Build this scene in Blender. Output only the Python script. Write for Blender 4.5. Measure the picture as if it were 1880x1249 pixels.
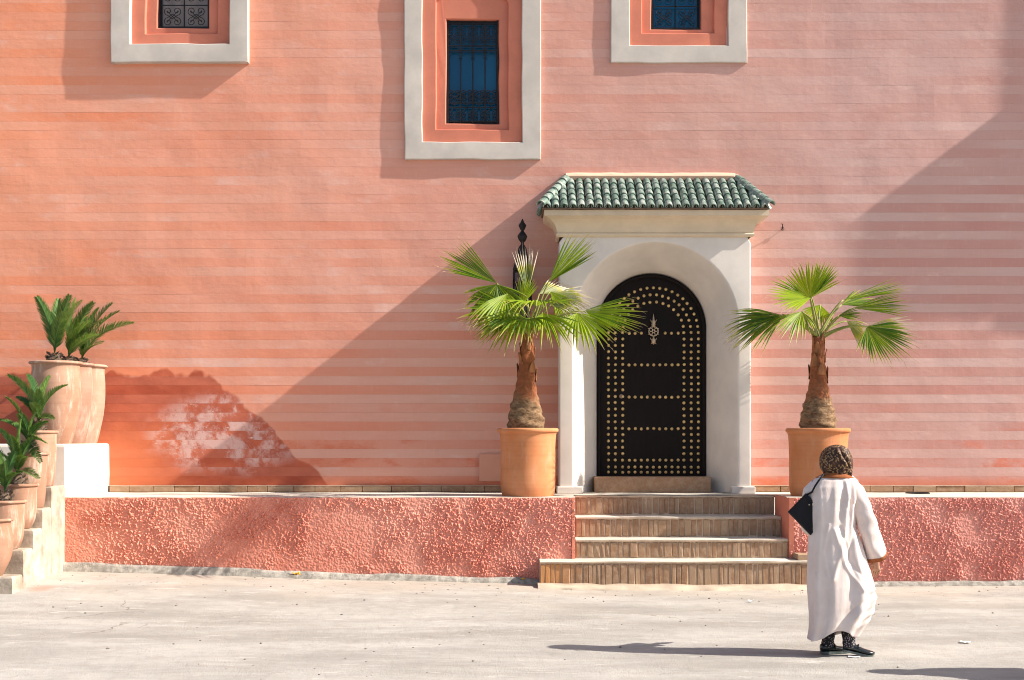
import bpy, bmesh, math, random
import numpy as np
from mathutils import Vector, Matrix

random.seed(7)
RNG = np.random.default_rng(11)
for o in list(bpy.data.objects):
    bpy.data.objects.remove(o, do_unlink=True)
SC = bpy.context.scene
COL = SC.collection

# ------------------------------------------------------------------ camera
# wall front plane is y = 0, terrace floor z = 0.985, street z = 0
CAM_D, CAM_H, FPX = 15.89, 1.64, 2400.0
cam_d = bpy.data.cameras.new('camera')
cam_d.sensor_width = 36.0
cam_d.lens = FPX / 1880.0 * 36.0
cam_d.shift_y = (805 - 624.5) / 1880.0
cam_d.clip_end = 500
cam = bpy.data.objects.new('camera', cam_d)
COL.objects.link(cam)
cam.location = (0, -CAM_D, CAM_H)
cam.rotation_euler = (math.radians(90), 0, 0)
SC.camera = cam
SC.cycles.filter_width = 1.05
SC.cycles.use_denoising = True
SC.cycles.denoising_input_passes = 'RGB_ALBEDO_NORMAL'
SC.cycles.denoising_prefilter = 'ACCURATE'
SC.cycles.diffuse_bounces = 4
SC.cycles.glossy_bounces = 2
SC.cycles.transmission_bounces = 3

# ------------------------------------------------------------------ light
SUN_TO = Vector((1.0, -0.155, 0.74)).normalized()
sun_el = math.asin(SUN_TO.z)
sun_az = math.atan2(SUN_TO.x, SUN_TO.y)
world = bpy.data.worlds.new('World')
SC.world = world
world.use_nodes = True
wn = world.node_tree.nodes
wn.clear()
sky = wn.new('ShaderNodeTexSky')
sky.sky_type = 'NISHITA'
sky.sun_disc = False
sky.sun_elevation = sun_el
sky.sun_rotation = sun_az
sky.altitude = 450
sky.air_density = 1.0
sky.dust_density = 3.0
bg = wn.new('ShaderNodeBackground')
bg.inputs[1].default_value = 0.098
wo = wn.new('ShaderNodeOutputWorld')
world.node_tree.links.new(sky.outputs[0], bg.inputs[0])
world.node_tree.links.new(bg.outputs[0], wo.inputs[0])
sun_d = bpy.data.lights.new('sun', 'SUN')
sun_d.energy = 4.95
sun_d.angle = math.radians(0.53)
sun_d.color = (1.0, 0.94, 0.85)
sun = bpy.data.objects.new('sun', sun_d)
COL.objects.link(sun)
sun.rotation_euler = SUN_TO.to_track_quat('Z', 'Y').to_euler()
sun.location = (20, -8, 16)
vs = SC.view_settings
vs.view_transform = 'Standard'
vs.look = 'None'
vs.gamma = 1.0
vs.exposure = 0.96
vs.use_curve_mapping = False

# ------------------------------------------------------------------ helpers
def P(px, py, y=0.0):
    """world point that stands at depth y for a measured photo position"""
    s = FPX / (CAM_D + y)
    return Vector(((px - 940) / s, y, CAM_H + (805 - py) / s))

TABS = {}
def table(seed):
    if seed not in TABS: TABS[seed] = np.random.default_rng(seed).random((256, 256))
    return TABS[seed]
def vnoise(x, y, seed=0):
    """smooth 2-D value noise in 0..1 for numpy arrays"""
    tab = table(seed)
    xi = np.floor(x).astype(int); yi = np.floor(y).astype(int)
    fx = x - xi; fy = y - yi
    fx = fx * fx * (3 - 2 * fx); fy = fy * fy * (3 - 2 * fy)
    a = tab[xi & 255, yi & 255]; b = tab[(xi + 1) & 255, yi & 255]
    c = tab[xi & 255, (yi + 1) & 255]; d = tab[(xi + 1) & 255, (yi + 1) & 255]
    return (a * (1 - fx) + b * fx) * (1 - fy) + (c * (1 - fx) + d * fx) * fy

def nz(x, y=0.0, seed=0):
    tab = table(seed)
    xi, yi = math.floor(x), math.floor(y)
    fx, fy = x - xi, y - yi
    fx = fx * fx * (3 - 2 * fx); fy = fy * fy * (3 - 2 * fy)
    a = tab[xi & 255, yi & 255]; b = tab[(xi + 1) & 255, yi & 255]
    c = tab[xi & 255, (yi + 1) & 255]; d = tab[(xi + 1) & 255, (yi + 1) & 255]
    return float((a * (1 - fx) + b * fx) * (1 - fy) + (c * (1 - fx) + d * fx) * fy)

class MB:
    def __init__(s):
        s.v = []; s.f = []; s.t = []; s.u = []
    def add(s, vs, fs, t=None, u=0.0):
        b = len(s.v)
        s.v += [tuple(p) for p in vs]
        s.f += [tuple(i + b for i in f) for f in fs]
        s.t += list(t) if t is not None else [0.0] * len(vs)
        s.u += [u] * len(vs)
        return s
    def box(s, x0, x1, y0, y1, z0, z1):
        v = [(x0,y0,z0),(x1,y0,z0),(x1,y1,z0),(x0,y1,z0),(x0,y0,z1),(x1,y0,z1),(x1,y1,z1),(x0,y1,z1)]
        return s.add(v, [(0,3,2,1),(4,5,6,7),(0,1,5,4),(1,2,6,5),(2,3,7,6),(3,0,4,7)])
    def tube(s, pts, r, n=6, cap=True, t=None):
        pts = [Vector(p) for p in pts]
        rs = r if isinstance(r, (list, tuple)) else [r] * len(pts)
        vs = []; tt = []
        up = Vector((0.13, 0.31, 0.94)).normalized()
        for i, p in enumerate(pts):
            d = (pts[min(i + 1, len(pts) - 1)] - pts[max(i - 1, 0)])
            d = d.normalized() if d.length > 1e-9 else Vector((0, 0, 1))
            a = d.cross(up)
            if a.length < 1e-3: a = d.cross(Vector((1, 0, 0)))
            a.normalize(); b = d.cross(a).normalized()
            for k in range(n):
                q = 2 * math.pi * k / n
                vs.append(p + (a * math.cos(q) + b * math.sin(q)) * rs[i]); tt.append((t[i] if t else 0.0))
        fs = []
        for i in range(len(pts) - 1):
            for k in range(n):
                fs.append((i*n+k, i*n+(k+1) % n, (i+1)*n+(k+1) % n, (i+1)*n+k))
        if cap:
            fs.append(tuple(range(n))[::-1]); fs.append(tuple((len(pts)-1)*n + k for k in range(n)))
        return s.add(vs, fs, tt)
    def loft(s, loops, close=True, cap0=False, cap1=False):
        n = len(loops[0]); vs = [p for l in loops for p in l]; fs = []
        m = n if close else n - 1
        for i in range(len(loops) - 1):
            for k in range(m):
                fs.append((i*n+k, i*n+(k+1) % n, (i+1)*n+(k+1) % n, (i+1)*n+k))
        if cap0: fs.append(tuple(range(n))[::-1])
        if cap1: fs.append(tuple((len(loops)-1)*n + k for k in range(n)))
        return s.add(vs, fs)
    def mesh(s, name, smooth=False):
        me = bpy.data.meshes.new(name)
        me.from_pydata(s.v, [], s.f)
        if any(s.t):
            a = me.attributes.new('along', 'FLOAT', 'POINT')
            a.data.foreach_set('value', s.t)
            a = me.attributes.new('tone', 'FLOAT', 'POINT')
            a.data.foreach_set('value', s.u)
        if smooth:
            me.polygons.foreach_set('use_smooth', [True] * len(me.polygons))
        me.update()
        return me
    def build(s, name, m, parent=None, smooth=False, fix=False):
        me = s.mesh(name, smooth)
        if fix:
            bm = bmesh.new(); bm.from_mesh(me); bmesh.ops.recalc_face_normals(bm, faces=bm.faces[:]); bm.to_mesh(me); bm.free()
        return link(name, me, m, parent)

def link(name, me, m=None, parent=None):
    o = bpy.data.objects.new(name, me)
    COL.objects.link(o)
    if m is not None and me is not None and not me.materials: me.materials.append(m)
    if parent is not None: o.parent = parent
    return o

def tag(o, label=None, cat=None, group=None, kind=None):
    if label: o['label'] = label
    if cat: o['category'] = cat
    if group: o['group'] = group
    if kind: o['kind'] = kind
    return o

def empty(name, loc=(0, 0, 0), label=None, cat=None, group=None):
    o = bpy.data.objects.new(name, None)
    o.empty_display_size = 0.2
    COL.objects.link(o)
    o.location = loc
    return tag(o, label, cat, group)

def bevel_box_mesh(name, sx, sy, sz, bev, seg=1, jit=0.0):
    bm = bmesh.new()
    bmesh.ops.create_cube(bm, size=1.0)
    for v in bm.verts:
        v.co = Vector((v.co.x * sx, v.co.y * sy, v.co.z * sz))
        v.co += Vector((random.uniform(-jit, jit), random.uniform(-jit, jit), random.uniform(-jit, jit)))
    bmesh.ops.bevel(bm, geom=bm.edges[:], offset=bev, segments=seg, affect='EDGES', profile=0.6)
    me = bpy.data.meshes.new(name); bm.to_mesh(me); bm.free()
    return me

def lathe_loops(prof, n=48, cx=0, cy=0, wob=0.0, seed=1):
    out = []
    for r, z in prof:
        l = []
        for k in range(n):
            a = 2 * math.pi * k / n
            w = 1 + wob * (nz(3 + 2*math.cos(a), 7*z + 2*math.sin(a), seed) - 0.5)
            l.append((cx + r * w * math.cos(a), cy + r * w * math.sin(a), z))
        out.append(l)
    return out

# ------------------------------------------------------------------ materials
class NT:
    def __init__(s, name):
        s.m = bpy.data.materials.new(name); s.m.use_nodes = True
        s.t = s.m.node_tree; s.t.nodes.clear()
        s.out = s.t.nodes.new('ShaderNodeOutputMaterial')
        s.b = s.t.nodes.new('ShaderNodeBsdfPrincipled')
        s.t.links.new(s.b.outputs[0], s.out.inputs[0])
        s.b.inputs['Roughness'].default_value = 0.9
        s.b.inputs['Specular IOR Level'].default_value = 0.25
        g = s.t.nodes.new('ShaderNodeNewGeometry'); s.pos = g.outputs['Position']; s.geo = g
        oi = s.t.nodes.new('ShaderNodeObjectInfo'); s.rand = oi.outputs['Random']; s.oi = oi
        tc = s.t.nodes.new('ShaderNodeTexCoord'); s.obj = tc.outputs['Object']
    def put(s, sock, v):
        if isinstance(v, bpy.types.NodeSocket): s.t.links.new(v, sock)
        elif isinstance(v, (tuple, list)) and len(v) == 3 and sock.type == 'RGBA': sock.default_value = (*v, 1)
        else: sock.default_value = v
    def node(s, ty, *ins, **kw):
        n = s.t.nodes.new(ty)
        for k, v in kw.items(): setattr(n, k, v)
        for i, v in enumerate(ins):
            if v is not None: s.put(n.inputs[i], v)
        return n
    def math(s, op, a, b=0.0, clamp=False):
        return s.node('ShaderNodeMath', a, b, operation=op, use_clamp=clamp).outputs[0]
    def vmul(s, a, b): return s.node('ShaderNodeVectorMath', a, b, operation='MULTIPLY').outputs[0]
    def vadd(s, a, b): return s.node('ShaderNodeVectorMath', a, b, operation='ADD').outputs[0]
    def xyz(s, v):
        n = s.node('ShaderNodeSeparateXYZ', v); return n.outputs[0], n.outputs[1], n.outputs[2]
    def comb(s, x, y, z): return s.node('ShaderNodeCombineXYZ', x, y, z).outputs[0]
    def noise(s, vec, scale, detail=3.0, rough=0.5, dist=0.0):
        n = s.t.nodes.new('ShaderNodeTexNoise')
        s.put(n.inputs['Vector'], vec); n.inputs['Scale'].default_value = scale
        n.inputs['Detail'].default_value = detail; n.inputs['Roughness'].default_value = rough
        n.inputs['Distortion'].default_value = dist
        return n.outputs['Fac']
    def voro(s, vec, scale, feature='F1'):
        n = s.t.nodes.new('ShaderNodeTexVoronoi'); n.feature = feature
        s.put(n.inputs['Vector'], vec); n.inputs['Scale'].default_value = scale
        return n
    def mix(s, f, a, b, bt='MIX'):
        n = s.t.nodes.new('ShaderNodeMix'); n.data_type = 'RGBA'; n.blend_type = bt
        s.put(n.inputs[0], f); s.put(n.inputs[6], a); s.put(n.inputs[7], b)
        return n.outputs[2]
    def mapr(s, v, a, b, c=0.0, d=1.0, smooth=True):
        n = s.t.nodes.new('ShaderNodeMapRange'); n.clamp = True
        if smooth: n.interpolation_type = 'SMOOTHSTEP'
        s.put(n.inputs[0], v)
        for i, q in enumerate((a, b, c, d)): s.put(n.inputs[1 + i], q)
        return n.outputs[0]
    def bump(s, h, strength=0.3, dist=0.01):
        n = s.t.nodes.new('ShaderNodeBump'); n.inputs['Strength'].default_value = strength
        n.inputs['Distance'].default_value = dist; s.put(n.inputs['Height'], h)
        s.t.links.new(n.outputs[0], s.b.inputs['Normal']); return n.outputs[0]
    def color(s, c): s.put(s.b.inputs['Base Color'], c); return s
    def set(s, **k):
        for a, v in k.items(): s.put(s.b.inputs[a.replace('_', ' ')], v)
        return s

def simple(name, c, rough=0.8, var=0.15, scale=6.0, bump=0.2, dist=0.004, metal=0.0, spec=0.25, stretch=(1, 1, 1)):
    n = NT(name)
    f = n.noise(n.vmul(n.pos, stretch), scale, 6, 0.6)
    f2 = n.noise(n.pos, scale * 0.23, 3)
    a = tuple(max(0, q * (1 - var)) for q in c); b = tuple(min(1, q * (1 + var)) for q in c)
    col = n.mix(n.mapr(f, 0.3, 0.7), a, b)
    col = n.mix(n.mapr(f2, 0.35, 0.7, 0, 0.5), col, tuple(q * (1 - var * 0.9) for q in c))
    n.color(col); n.set(Roughness=rough, Metallic=metal, Specular_IOR_Level=spec)
    if bump: n.bump(n.noise(n.vmul(n.pos, stretch), scale * 6, 6, 0.65), bump, dist)
    return n.m

M = {}
# -- painted rammed courses of the facade
n = NT('painted_courses')
x, y, z = n.xyz(n.pos)
C = n.node('ShaderNodeSeparateColor', n.oi.outputs['Color']).outputs[0]
off = n.comb(n.math('MULTIPLY', n.rand, 61.0), n.math('MULTIPLY', n.rand, 17.0), 0.0)
along = n.vadd(n.vmul(n.pos, (0.55, 0.0, 0.6)), off)
n1 = n.noise(along, 1.0, 3, 0.55)
cf = n.mapr(n.math('SUBTRACT', z, n.math('MULTIPLY', x, 0.22)), 4.7, 3.0, 0.30, 1.0)
C = n.math('ADD', n.math('MULTIPLY', n.math('SUBTRACT', C, 0.5), cf), 0.5)
lt = n.math('ADD', C, n.math('MULTIPLY', n.math('SUBTRACT', n1, 0.5), 1.5), clamp=True)
xg = n.mapr(x, -6.0, 4.0, smooth=False)  # left-to-right shift, partly bounce light and grading, painted into the course colours
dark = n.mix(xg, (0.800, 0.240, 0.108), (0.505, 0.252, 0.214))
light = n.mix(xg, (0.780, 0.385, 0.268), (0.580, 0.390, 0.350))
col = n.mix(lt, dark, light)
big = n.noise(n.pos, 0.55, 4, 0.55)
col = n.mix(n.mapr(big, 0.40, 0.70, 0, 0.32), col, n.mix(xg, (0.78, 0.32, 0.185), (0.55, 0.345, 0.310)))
st = n.noise(n.vmul(n.pos, (3.0, 1.0, 38.0)), 1.0, 6, 0.65)
col = n.mix(n.mapr(st, 0.25, 0.75, 0, 0.22), col, n.mix(0.5, col, (0.44, 0.16, 0.10)))
brush = n.noise(n.vmul(n.pos, (26.0, 1.0, 5.0)), 1.0, 5, 0.7)
col = n.mix(n.mapr(brush, 0.5, 0.8, 0, 0.22), col, (0.76, 0.47, 0.38))
# chalky bloom that stops at the course edges
bl = n.noise(n.vadd(n.vmul(n.pos, (1.6, 0, 3.0)), off), 1.0, 6, 0.68)
col = n.mix(n.math('MULTIPLY', n.mapr(bl, 0.54, 0.70), n.math('MULTIPLY', C, 0.55)), col, (0.70, 0.49, 0.43))
# red streaks in the low, dark courses
low = n.mapr(z, 2.35, 1.4)
rs = n.mapr(n.noise(n.vadd(n.vmul(n.pos, (1.1, 0, 2.5)), off), 1.0, 5, 0.7), 0.50, 0.66)
col = n.mix(n.math('MULTIPLY', n.math('MULTIPLY', rs, low), n.math('SUBTRACT', 0.75, C, clamp=True)), col, (0.56, 0.115, 0.045))
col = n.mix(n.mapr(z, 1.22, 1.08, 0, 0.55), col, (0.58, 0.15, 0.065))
# damp, flaking patch behind the jars
edge = n.math('MINIMUM', 2.44, n.math('SUBTRACT', 2.45, n.math('MULTIPLY', n.math('ADD', x, 3.70), 0.92)))
wob = n.math('MULTIPLY', n.math('SUBTRACT', n.noise(n.pos, 3.2, 2, 0.5), 0.5), 0.34)
dd = n.math('SUBTRACT', n.math('ADD', edge, wob), z)
damp = n.mapr(dd, -0.015, 0.03)
dcol = n.mix(n.mapr(n.noise(n.vadd(n.vmul(n.pos, (1.2, 0, 2.0)), off), 1.6, 4, 0.6), 0.3, 0.7), (0.36, 0.072, 0.036), (0.51, 0.125, 0.064))
dcol = n.mix(n.math('MULTIPLY', C, 0.30), dcol, (0.52, 0.22, 0.16))
orange = n.math('MULTIPLY', n.mapr(x, -3.7, -4.6), n.mapr(n.math('ADD', z, wob), 2.05, 1.55))
dcol = n.mix(n.math('MULTIPLY', orange, 0.6), dcol, (0.64, 0.19, 0.080))
sv = n.noise(n.vadd(n.vmul(n.pos, (2.6, 0, 2.2)), off), 1.0, 8, 0.70, 0.3)
ee = n.math('ADD', n.math('POWER', n.math('ABSOLUTE', n.math('DIVIDE', n.math('ADD', x, 3.45), 0.98)), 2.0), n.math('POWER', n.math('ABSOLUTE', n.math('DIVIDE', n.math('SUBTRACT', z, 1.70), 0.50)), 2.0))
sz = n.mapr(n.math('ADD', ee, n.math('MULTIPLY', n.noise(n.pos, 2.4, 4), 0.9)), 1.75, 0.75)
salt = n.math('MULTIPLY', n.mapr(sv, 0.44, 0.58), sz)
dcol = n.mix(n.math('MULTIPLY', salt, 0.68), dcol, (0.68, 0.50, 0.46))
crust = n.math('MULTIPLY', n.mapr(n.noise(n.vmul(n.pos, (5, 0, 16)), 1.0, 7, 0.75), 0.60, 0.66), sz)
dcol = n.mix(n.math('MULTIPLY', crust, 0.8), dcol, (0.78, 0.66, 0.60))
col = n.mix(damp, col, dcol)
n.color(col)
hb = n.math('ADD', n.math('MULTIPLY', n.noise(n.vmul(n.pos, (8, 8, 20)), 1.0, 6, 0.6), 1.0), n.math('MULTIPLY', n.math('MAXIMUM', crust, n.math('MULTIPLY', salt, 0.6)), n.math('MULTIPLY', damp, 1.2)))
hb = n.math('ADD', hb, n.math('MULTIPLY', n.noise(n.pos, 5.0, 4, 0.55), 2.2))
n.bump(hb, 0.30, 0.007)
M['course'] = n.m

M['pink'] = simple('smooth_pink_plaster', (0.58, 0.195, 0.125), 0.85, 0.10, 3.0, 0.10, 0.004)
M['flatpink'] = simple('pale_pink_metal_paint', (0.60, 0.29, 0.20), 0.7, 0.04, 3.0, 0.05, 0.002)
M['grey_plaster'] = simple('trowelled_grey_plaster', (0.56, 0.50, 0.44), 0.8, 0.13, 2.2, 0.12, 0.005)
M['portal'] = simple('warm_grey_plaster', (0.69, 0.625, 0.56), 0.8, 0.09, 2.0, 0.10, 0.004)
M['cornice'] = simple('cream_plaster', (0.64, 0.52, 0.38), 0.85, 0.10, 3.0, 0.10, 0.004)
M['peach'] = simple('peach_mortar', (0.66, 0.42, 0.30), 0.9, 0.10, 5.0, 0.2, 0.006)
M['white'] = simple('limewash', (0.74, 0.66, 0.57), 0.9, 0.10, 2.6, 0.25, 0.006)
M['lime_stain'] = simple('stained_lime', (0.42, 0.345, 0.27), 0.95, 0.38, 4.5, 0.6, 0.012)
M['terrace'] = simple('pale_cement', (0.58, 0.52, 0.44), 0.95, 0.18, 3.0, 0.3, 0.006)
M['mortar'] = simple('sandy_mortar', (0.48, 0.38, 0.285), 0.95, 0.18, 6.0, 0.4, 0.008)
M['step_mortar'] = simple('worn_step_mortar', (0.50, 0.385, 0.285), 0.95, 0.2, 7.0, 0.4, 0.008)
M['base'] = simple('rough_cement', (0.42, 0.38, 0.325), 0.95, 0.40, 16.0, 1.0, 0.02)
M['iron'] = simple('blackened_iron', (0.025, 0.024, 0.026), 0.5, 0.3, 14, 0.2, 0.002, metal=0.5)
M['door'] = simple('black_brown_wood', (0.0085, 0.0052, 0.0045), 0.62, 0.25, 5.0, 0.12, 0.002, stretch=(6, 6, 0.6), spec=0.15)
M['brass'] = simple('brass', (0.80, 0.57, 0.25), 0.30, 0.25, 9, 0.0, metal=0.35, spec=0.6)
M['pale_brass'] = simple('pale_brass', (0.52, 0.40, 0.27), 0.45, 0.15, 30, 0.0, metal=0.5, spec=0.5)
M['frame_black'] = simple('window_black_paint', (0.012, 0.012, 0.018), 0.5, 0.2, 8, 0.0)

n = NT('painted_sky_pane'); n.color(n.mix(n.mapr(n.noise(n.pos, 1.4), 0.3, 0.7), (0.002, 0.062, 0.140), (0.003, 0.095, 0.195)))  # blue sky reflection painted into the pane's base colour
n.set(Roughness=0.08, Specular_IOR_Level=0.35); M['glass_sky'] = n.m
n = NT('curtained_glass'); n.color(n.mix(n.mapr(n.noise(n.vmul(n.pos, (9, 1, 1)), 1.4), 0.3, 0.7), (0.22, 0.18, 0.17), (0.30, 0.25, 0.23)))
n.set(Roughness=0.2, Specular_IOR_Level=0.4); M['glass_curtain'] = n.m

# -- roughcast stucco of the terrace front
n = NT('red_roughcast')
x, y, z = n.xyz(n.pos)
f = n.noise(n.pos, 1.1, 4, 0.6); g = n.noise(n.pos, 22.0, 5, 0.7)
xg = n.mapr(x, -5, 6, smooth=False)
c = n.mix(n.mapr(f, 0.3, 0.7), n.mix(xg, (0.64, 0.205, 0.130), (0.58, 0.205, 0.160)), n.mix(xg, (0.75, 0.300, 0.205), (0.69, 0.295, 0.240)))
c = n.mix(n.mapr(g, 0.45, 0.75, 0, 0.45), c, (0.80, 0.45, 0.35))
n.color(c); n.bump(n.noise(n.pos, 110.0, 4, 0.75), 0.6, 0.006); M['roughcast'] = n.m

# -- street surface
n = NT('worn_street')
x, y, z = n.xyz(n.pos)
f = n.noise(n.vmul(n.pos, (0.5, 1.5, 1)), 1.0, 6, 0.62); g = n.noise(n.pos, 5.0, 6, 0.7)
c = n.mix(n.mapr(f, 0.32, 0.68), (0.300, 0.278, 0.246), (0.440, 0.412, 0.374))
warm = n.mapr(n.math('ADD', n.math('MULTIPLY', y, 0.45), n.math('MULTIPLY', n.math('SUBTRACT', n.noise(n.pos, 0.6, 4), 0.5), 2.4)), -1.6, -0.6)
c = n.mix(n.math('MULTIPLY', warm, 0.5), c, (0.52, 0.43, 0.34))
c = n.mix(n.mapr(g, 0.46, 0.72, 0, 0.42), c, (0.27, 0.24, 0.21))
c = n.mix(n.mapr(n.noise(n.vmul(n.pos, (1.0, 3.0, 1)), 2.1, 7, 0.72), 0.57, 0.67, 0, 0.5), c, (0.62, 0.575, 0.52))
sp = n.voro(n.pos, 26.0).outputs['Distance']
c = n.mix(n.math('MULTIPLY', n.mapr(sp, 0.10, 0.05), n.mapr(n.noise(n.pos, 3.1, 3), 0.58, 0.66)), c, (0.16, 0.14, 0.12))
cr = n.voro(n.vadd(n.pos, n.vmul(n.comb(n.noise(n.pos, 1.5, 5), n.noise(n.pos, 1.9, 5), 0.0), (0.9, 0.9, 0))), 0.42, 'DISTANCE_TO_EDGE').outputs['Distance']
c = n.mix(n.math('MULTIPLY', n.mapr(cr, 0.006, 0.0015), n.mapr(n.noise(n.pos, 0.7, 3), 0.56, 0.66)), c, (0.2, 0.165, 0.13))
rx = n.math('ADD', n.math('POWER', n.math('MULTIPLY', n.math('ADD', x, 4.80), 4.6), 2.0), n.math('POWER', n.math('MULTIPLY', n.math('ADD', y, 2.55), 3.4), 2.0))
c = n.mix(n.math('MULTIPLY', n.mapr(n.math('ADD', rx, n.math('MULTIPLY', g, 1.2)), 1.25, 0.45), 0.55), c, (0.72, 0.20, 0.13))
gr = n.noise(n.pos, 70.0, 4, 0.8)
c = n.mix(n.mapr(gr, 0.44, 0.74, 0, 0.26), c, (0.20, 0.182, 0.16))
c = n.mix(n.mapr(n.noise(n.vmul(n.pos, (1, 1.6, 1)), 0.9, 6, 0.65), 0.50, 0.70, 0, 0.30), c, (0.26, 0.24, 0.215))
n.color(c)
n.bump(n.math('ADD', n.noise(n.pos, 60, 6, 0.75), n.math('MULTIPLY', g, 2.0)), 0.8, 0.010)
M['street'] = n.m

# -- terracotta
def terracotta(name, a, b, lime=0.5):
    n = NT(name)
    x, y, z = n.xyz(n.obj)
    f = n.noise(n.vadd(n.obj, n.comb(n.math('MULTIPLY', n.rand, 30.0), 0.0, 0.0)), 2.6, 5, 0.6)
    c = n.mix(n.mapr(f, 0.3, 0.7), a, b)
    c = n.mix(n.math('MULTIPLY', n.rand, 0.45), c, tuple(q * 0.66 for q in a))
    ring = n.noise(n.vmul(n.obj, (0.8, 0.8, 26.0)), 1.0, 4, 0.6)
    c = n.mix(n.mapr(ring, 0.45, 0.75, 0, 0.35), c, tuple(q * 0.74 for q in a))
    wash = n.noise(n.vadd(n.vmul(n.obj, (9, 9, 2.0)), n.comb(n.math('MULTIPLY', n.rand, 9.0), 0.0, 0.0)), 1.0, 6, 0.7)
    c = n.mix(n.math('MULTIPLY', n.mapr(wash, 0.50, 0.68), lime), c, (0.56, 0.46, 0.38))
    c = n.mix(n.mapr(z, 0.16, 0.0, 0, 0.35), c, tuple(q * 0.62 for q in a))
    n.color(c)
    n.bump(n.math('ADD', ring, n.math('MULTIPLY', n.noise(n.obj, 40, 5, 0.7), 0.5)), 0.3, 0.006)
    return n.m
M['pot'] = terracotta('plain_terracotta', (0.54, 0.195, 0.075), (0.62, 0.265, 0.120), 0.15)
M['jar'] = terracotta('lime_washed_terracotta', (0.33, 0.17, 0.105), (0.42, 0.25, 0.17), 0.6)
M['jar2'] = terracotta('pinkish_terracotta', (0.30, 0.155, 0.105), (0.38, 0.225, 0.16), 0.35)
M['jar3'] = terracotta('greyed_terracotta', (0.36, 0.215, 0.145), (0.44, 0.29, 0.21), 0.6)
M['soil'] = simple('dry_soil', (0.10, 0.07, 0.05), 0.95, 0.4, 30, 0.8, 0.02)

# -- stair bricks, tiles
n = NT('stair_brick')
r = n.rand
c = n.mix(n.mapr(r, 0, 0.5, smooth=False), (0.265, 0.150, 0.086), (0.315, 0.185, 0.108))
c = n.mix(n.mapr(r, 0.5, 1.0, smooth=False), c, (0.36, 0.24, 0.15))
c = n.mix(n.mapr(n.noise(n.pos, 16, 6, 0.7), 0.42, 0.66, 0, 0.6), c, (0.42, 0.30, 0.205))
x, y, z = n.xyz(n.pos)
c = n.mix(n.math('MULTIPLY', n.mapr(n.math('ADD', x, n.math('MULTIPLY', n.noise(n.pos, 4), 0.5)), 1.15, 0.55), n.mapr(z, 0.5, 0.3)), c, (0.50, 0.235, 0.09))
n.color(c); n.bump(n.noise(n.pos, 55, 6, 0.7), 0.5, 0.006); M['brick'] = n.m

n = NT('green_glaze')
f = n.noise(n.vadd(n.pos, n.comb(n.math('MULTIPLY', n.rand, 20.0), 0.0, 0.0)), 11, 5, 0.65)
c = n.mix(n.rand, (0.085, 0.150, 0.115), (0.165, 0.235, 0.195))
c = n.mix(n.mapr(f, 0.46, 0.64), c, (0.32, 0.36, 0.32))
c = n.mix(n.mapr(n.noise(n.pos, 27, 5, 0.7), 0.60, 0.70), c, (0.40, 0.30, 0.25))
n.color(c); n.set(Roughness=0.38, Specular_IOR_Level=0.45); n.bump(f, 0.2, 0.006); M['glaze'] = n.m
M['underroof'] = simple('tile_bed_clay', (0.20, 0.125, 0.09), 0.95, 0.25, 12, 0.4, 0.01)

# -- foliage
def leafmat(name, deep, fresh, tip, tip_at=0.80, trans=0.35):
    n = NT(name)
    at = n.t.nodes.new('ShaderNodeAttribute'); at.attribute_name = 'along'
    t = at.outputs['Fac']
    f = n.noise(n.pos, 9, 3)
    tn = n.t.nodes.new('ShaderNodeAttribute'); tn.attribute_name = 'tone'
    k_ = n.math('ADD', n.math('MULTIPLY', n.rand, 0.45), n.math('ADD', n.math('MULTIPLY', f, 0.25), n.math('MULTIPLY', tn.outputs['Fac'], 0.40)))
    c = n.mix(n.mapr(k_, 0.2, 0.85), deep, fresh)
    yl = n.mapr(n.math('ADD', t, n.math('MULTIPLY', n.noise(n.pos, 24, 3), 0.30)), tip_at, tip_at + 0.16)
    c = n.mix(yl, c, (0.36, 0.34, 0.05))
    c = n.mix(n.mapr(n.math('ADD', t, n.math('MULTIPLY', n.noise(n.pos, 19, 3), 0.26)), tip_at + 0.12, tip_at + 0.26), c, tip)
    n.color(c); n.set(Roughness=0.45, Specular_IOR_Level=0.25)
    tr = n.node('ShaderNodeBsdfTranslucent', n.mix(0.5, c, (0.30, 0.42, 0.03)))
    mx = n.node('ShaderNodeMixShader', trans, n.b.outputs[0], tr.outputs[0])
    n.t.links.new(mx.outputs[0], n.out.inputs[0])
    return n.m
M['fan'] = leafmat('fan_palm_leaf', (0.030, 0.110, 0.008), (0.350, 0.460, 0.018), (0.55, 0.42, 0.26), 0.88, 0.48)
M['fan_dry'] = leafmat('dry_fan_palm_leaf', (0.10, 0.15, 0.04), (0.26, 0.27, 0.09), (0.56, 0.47, 0.36), 0.58, 0.30)
M['cycad'] = leafmat('cycad_leaf', (0.030, 0.095, 0.026), (0.135, 0.235, 0.050), (0.22, 0.20, 0.10), 0.95, 0.22)
M['petiole'] = simple('petiole', (0.26, 0.27, 0.07), 0.5, 0.25, 9, 0.0)
n = NT('palm_trunk')
f = n.noise(n.vmul(n.pos, (14, 14, 34)), 1.0, 6, 0.7); x, y, z = n.xyz(n.pos)
c = n.mix(n.mapr(f, 0.3, 0.7), (0.085, 0.045, 0.022), (0.30, 0.185, 0.10))
c = n.mix(n.mapr(n.math('ADD', z, n.math('MULTIPLY', n.noise(n.pos, 6), 0.5)), 2.28, 2.50, 0, 0.85), c, n.mix(n.noise(n.pos, 14, 4), (0.12, 0.030, 0.012), (0.40, 0.125, 0.048)))
n.color(c); n.bump(f, 0.8, 0.02); M['trunk'] = n.m
M['husk'] = simple('dry_leaf_base', (0.32, 0.13, 0.055), 0.8, 0.5, 16, 0.5, 0.006, stretch=(1, 1, 0.3))
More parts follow.
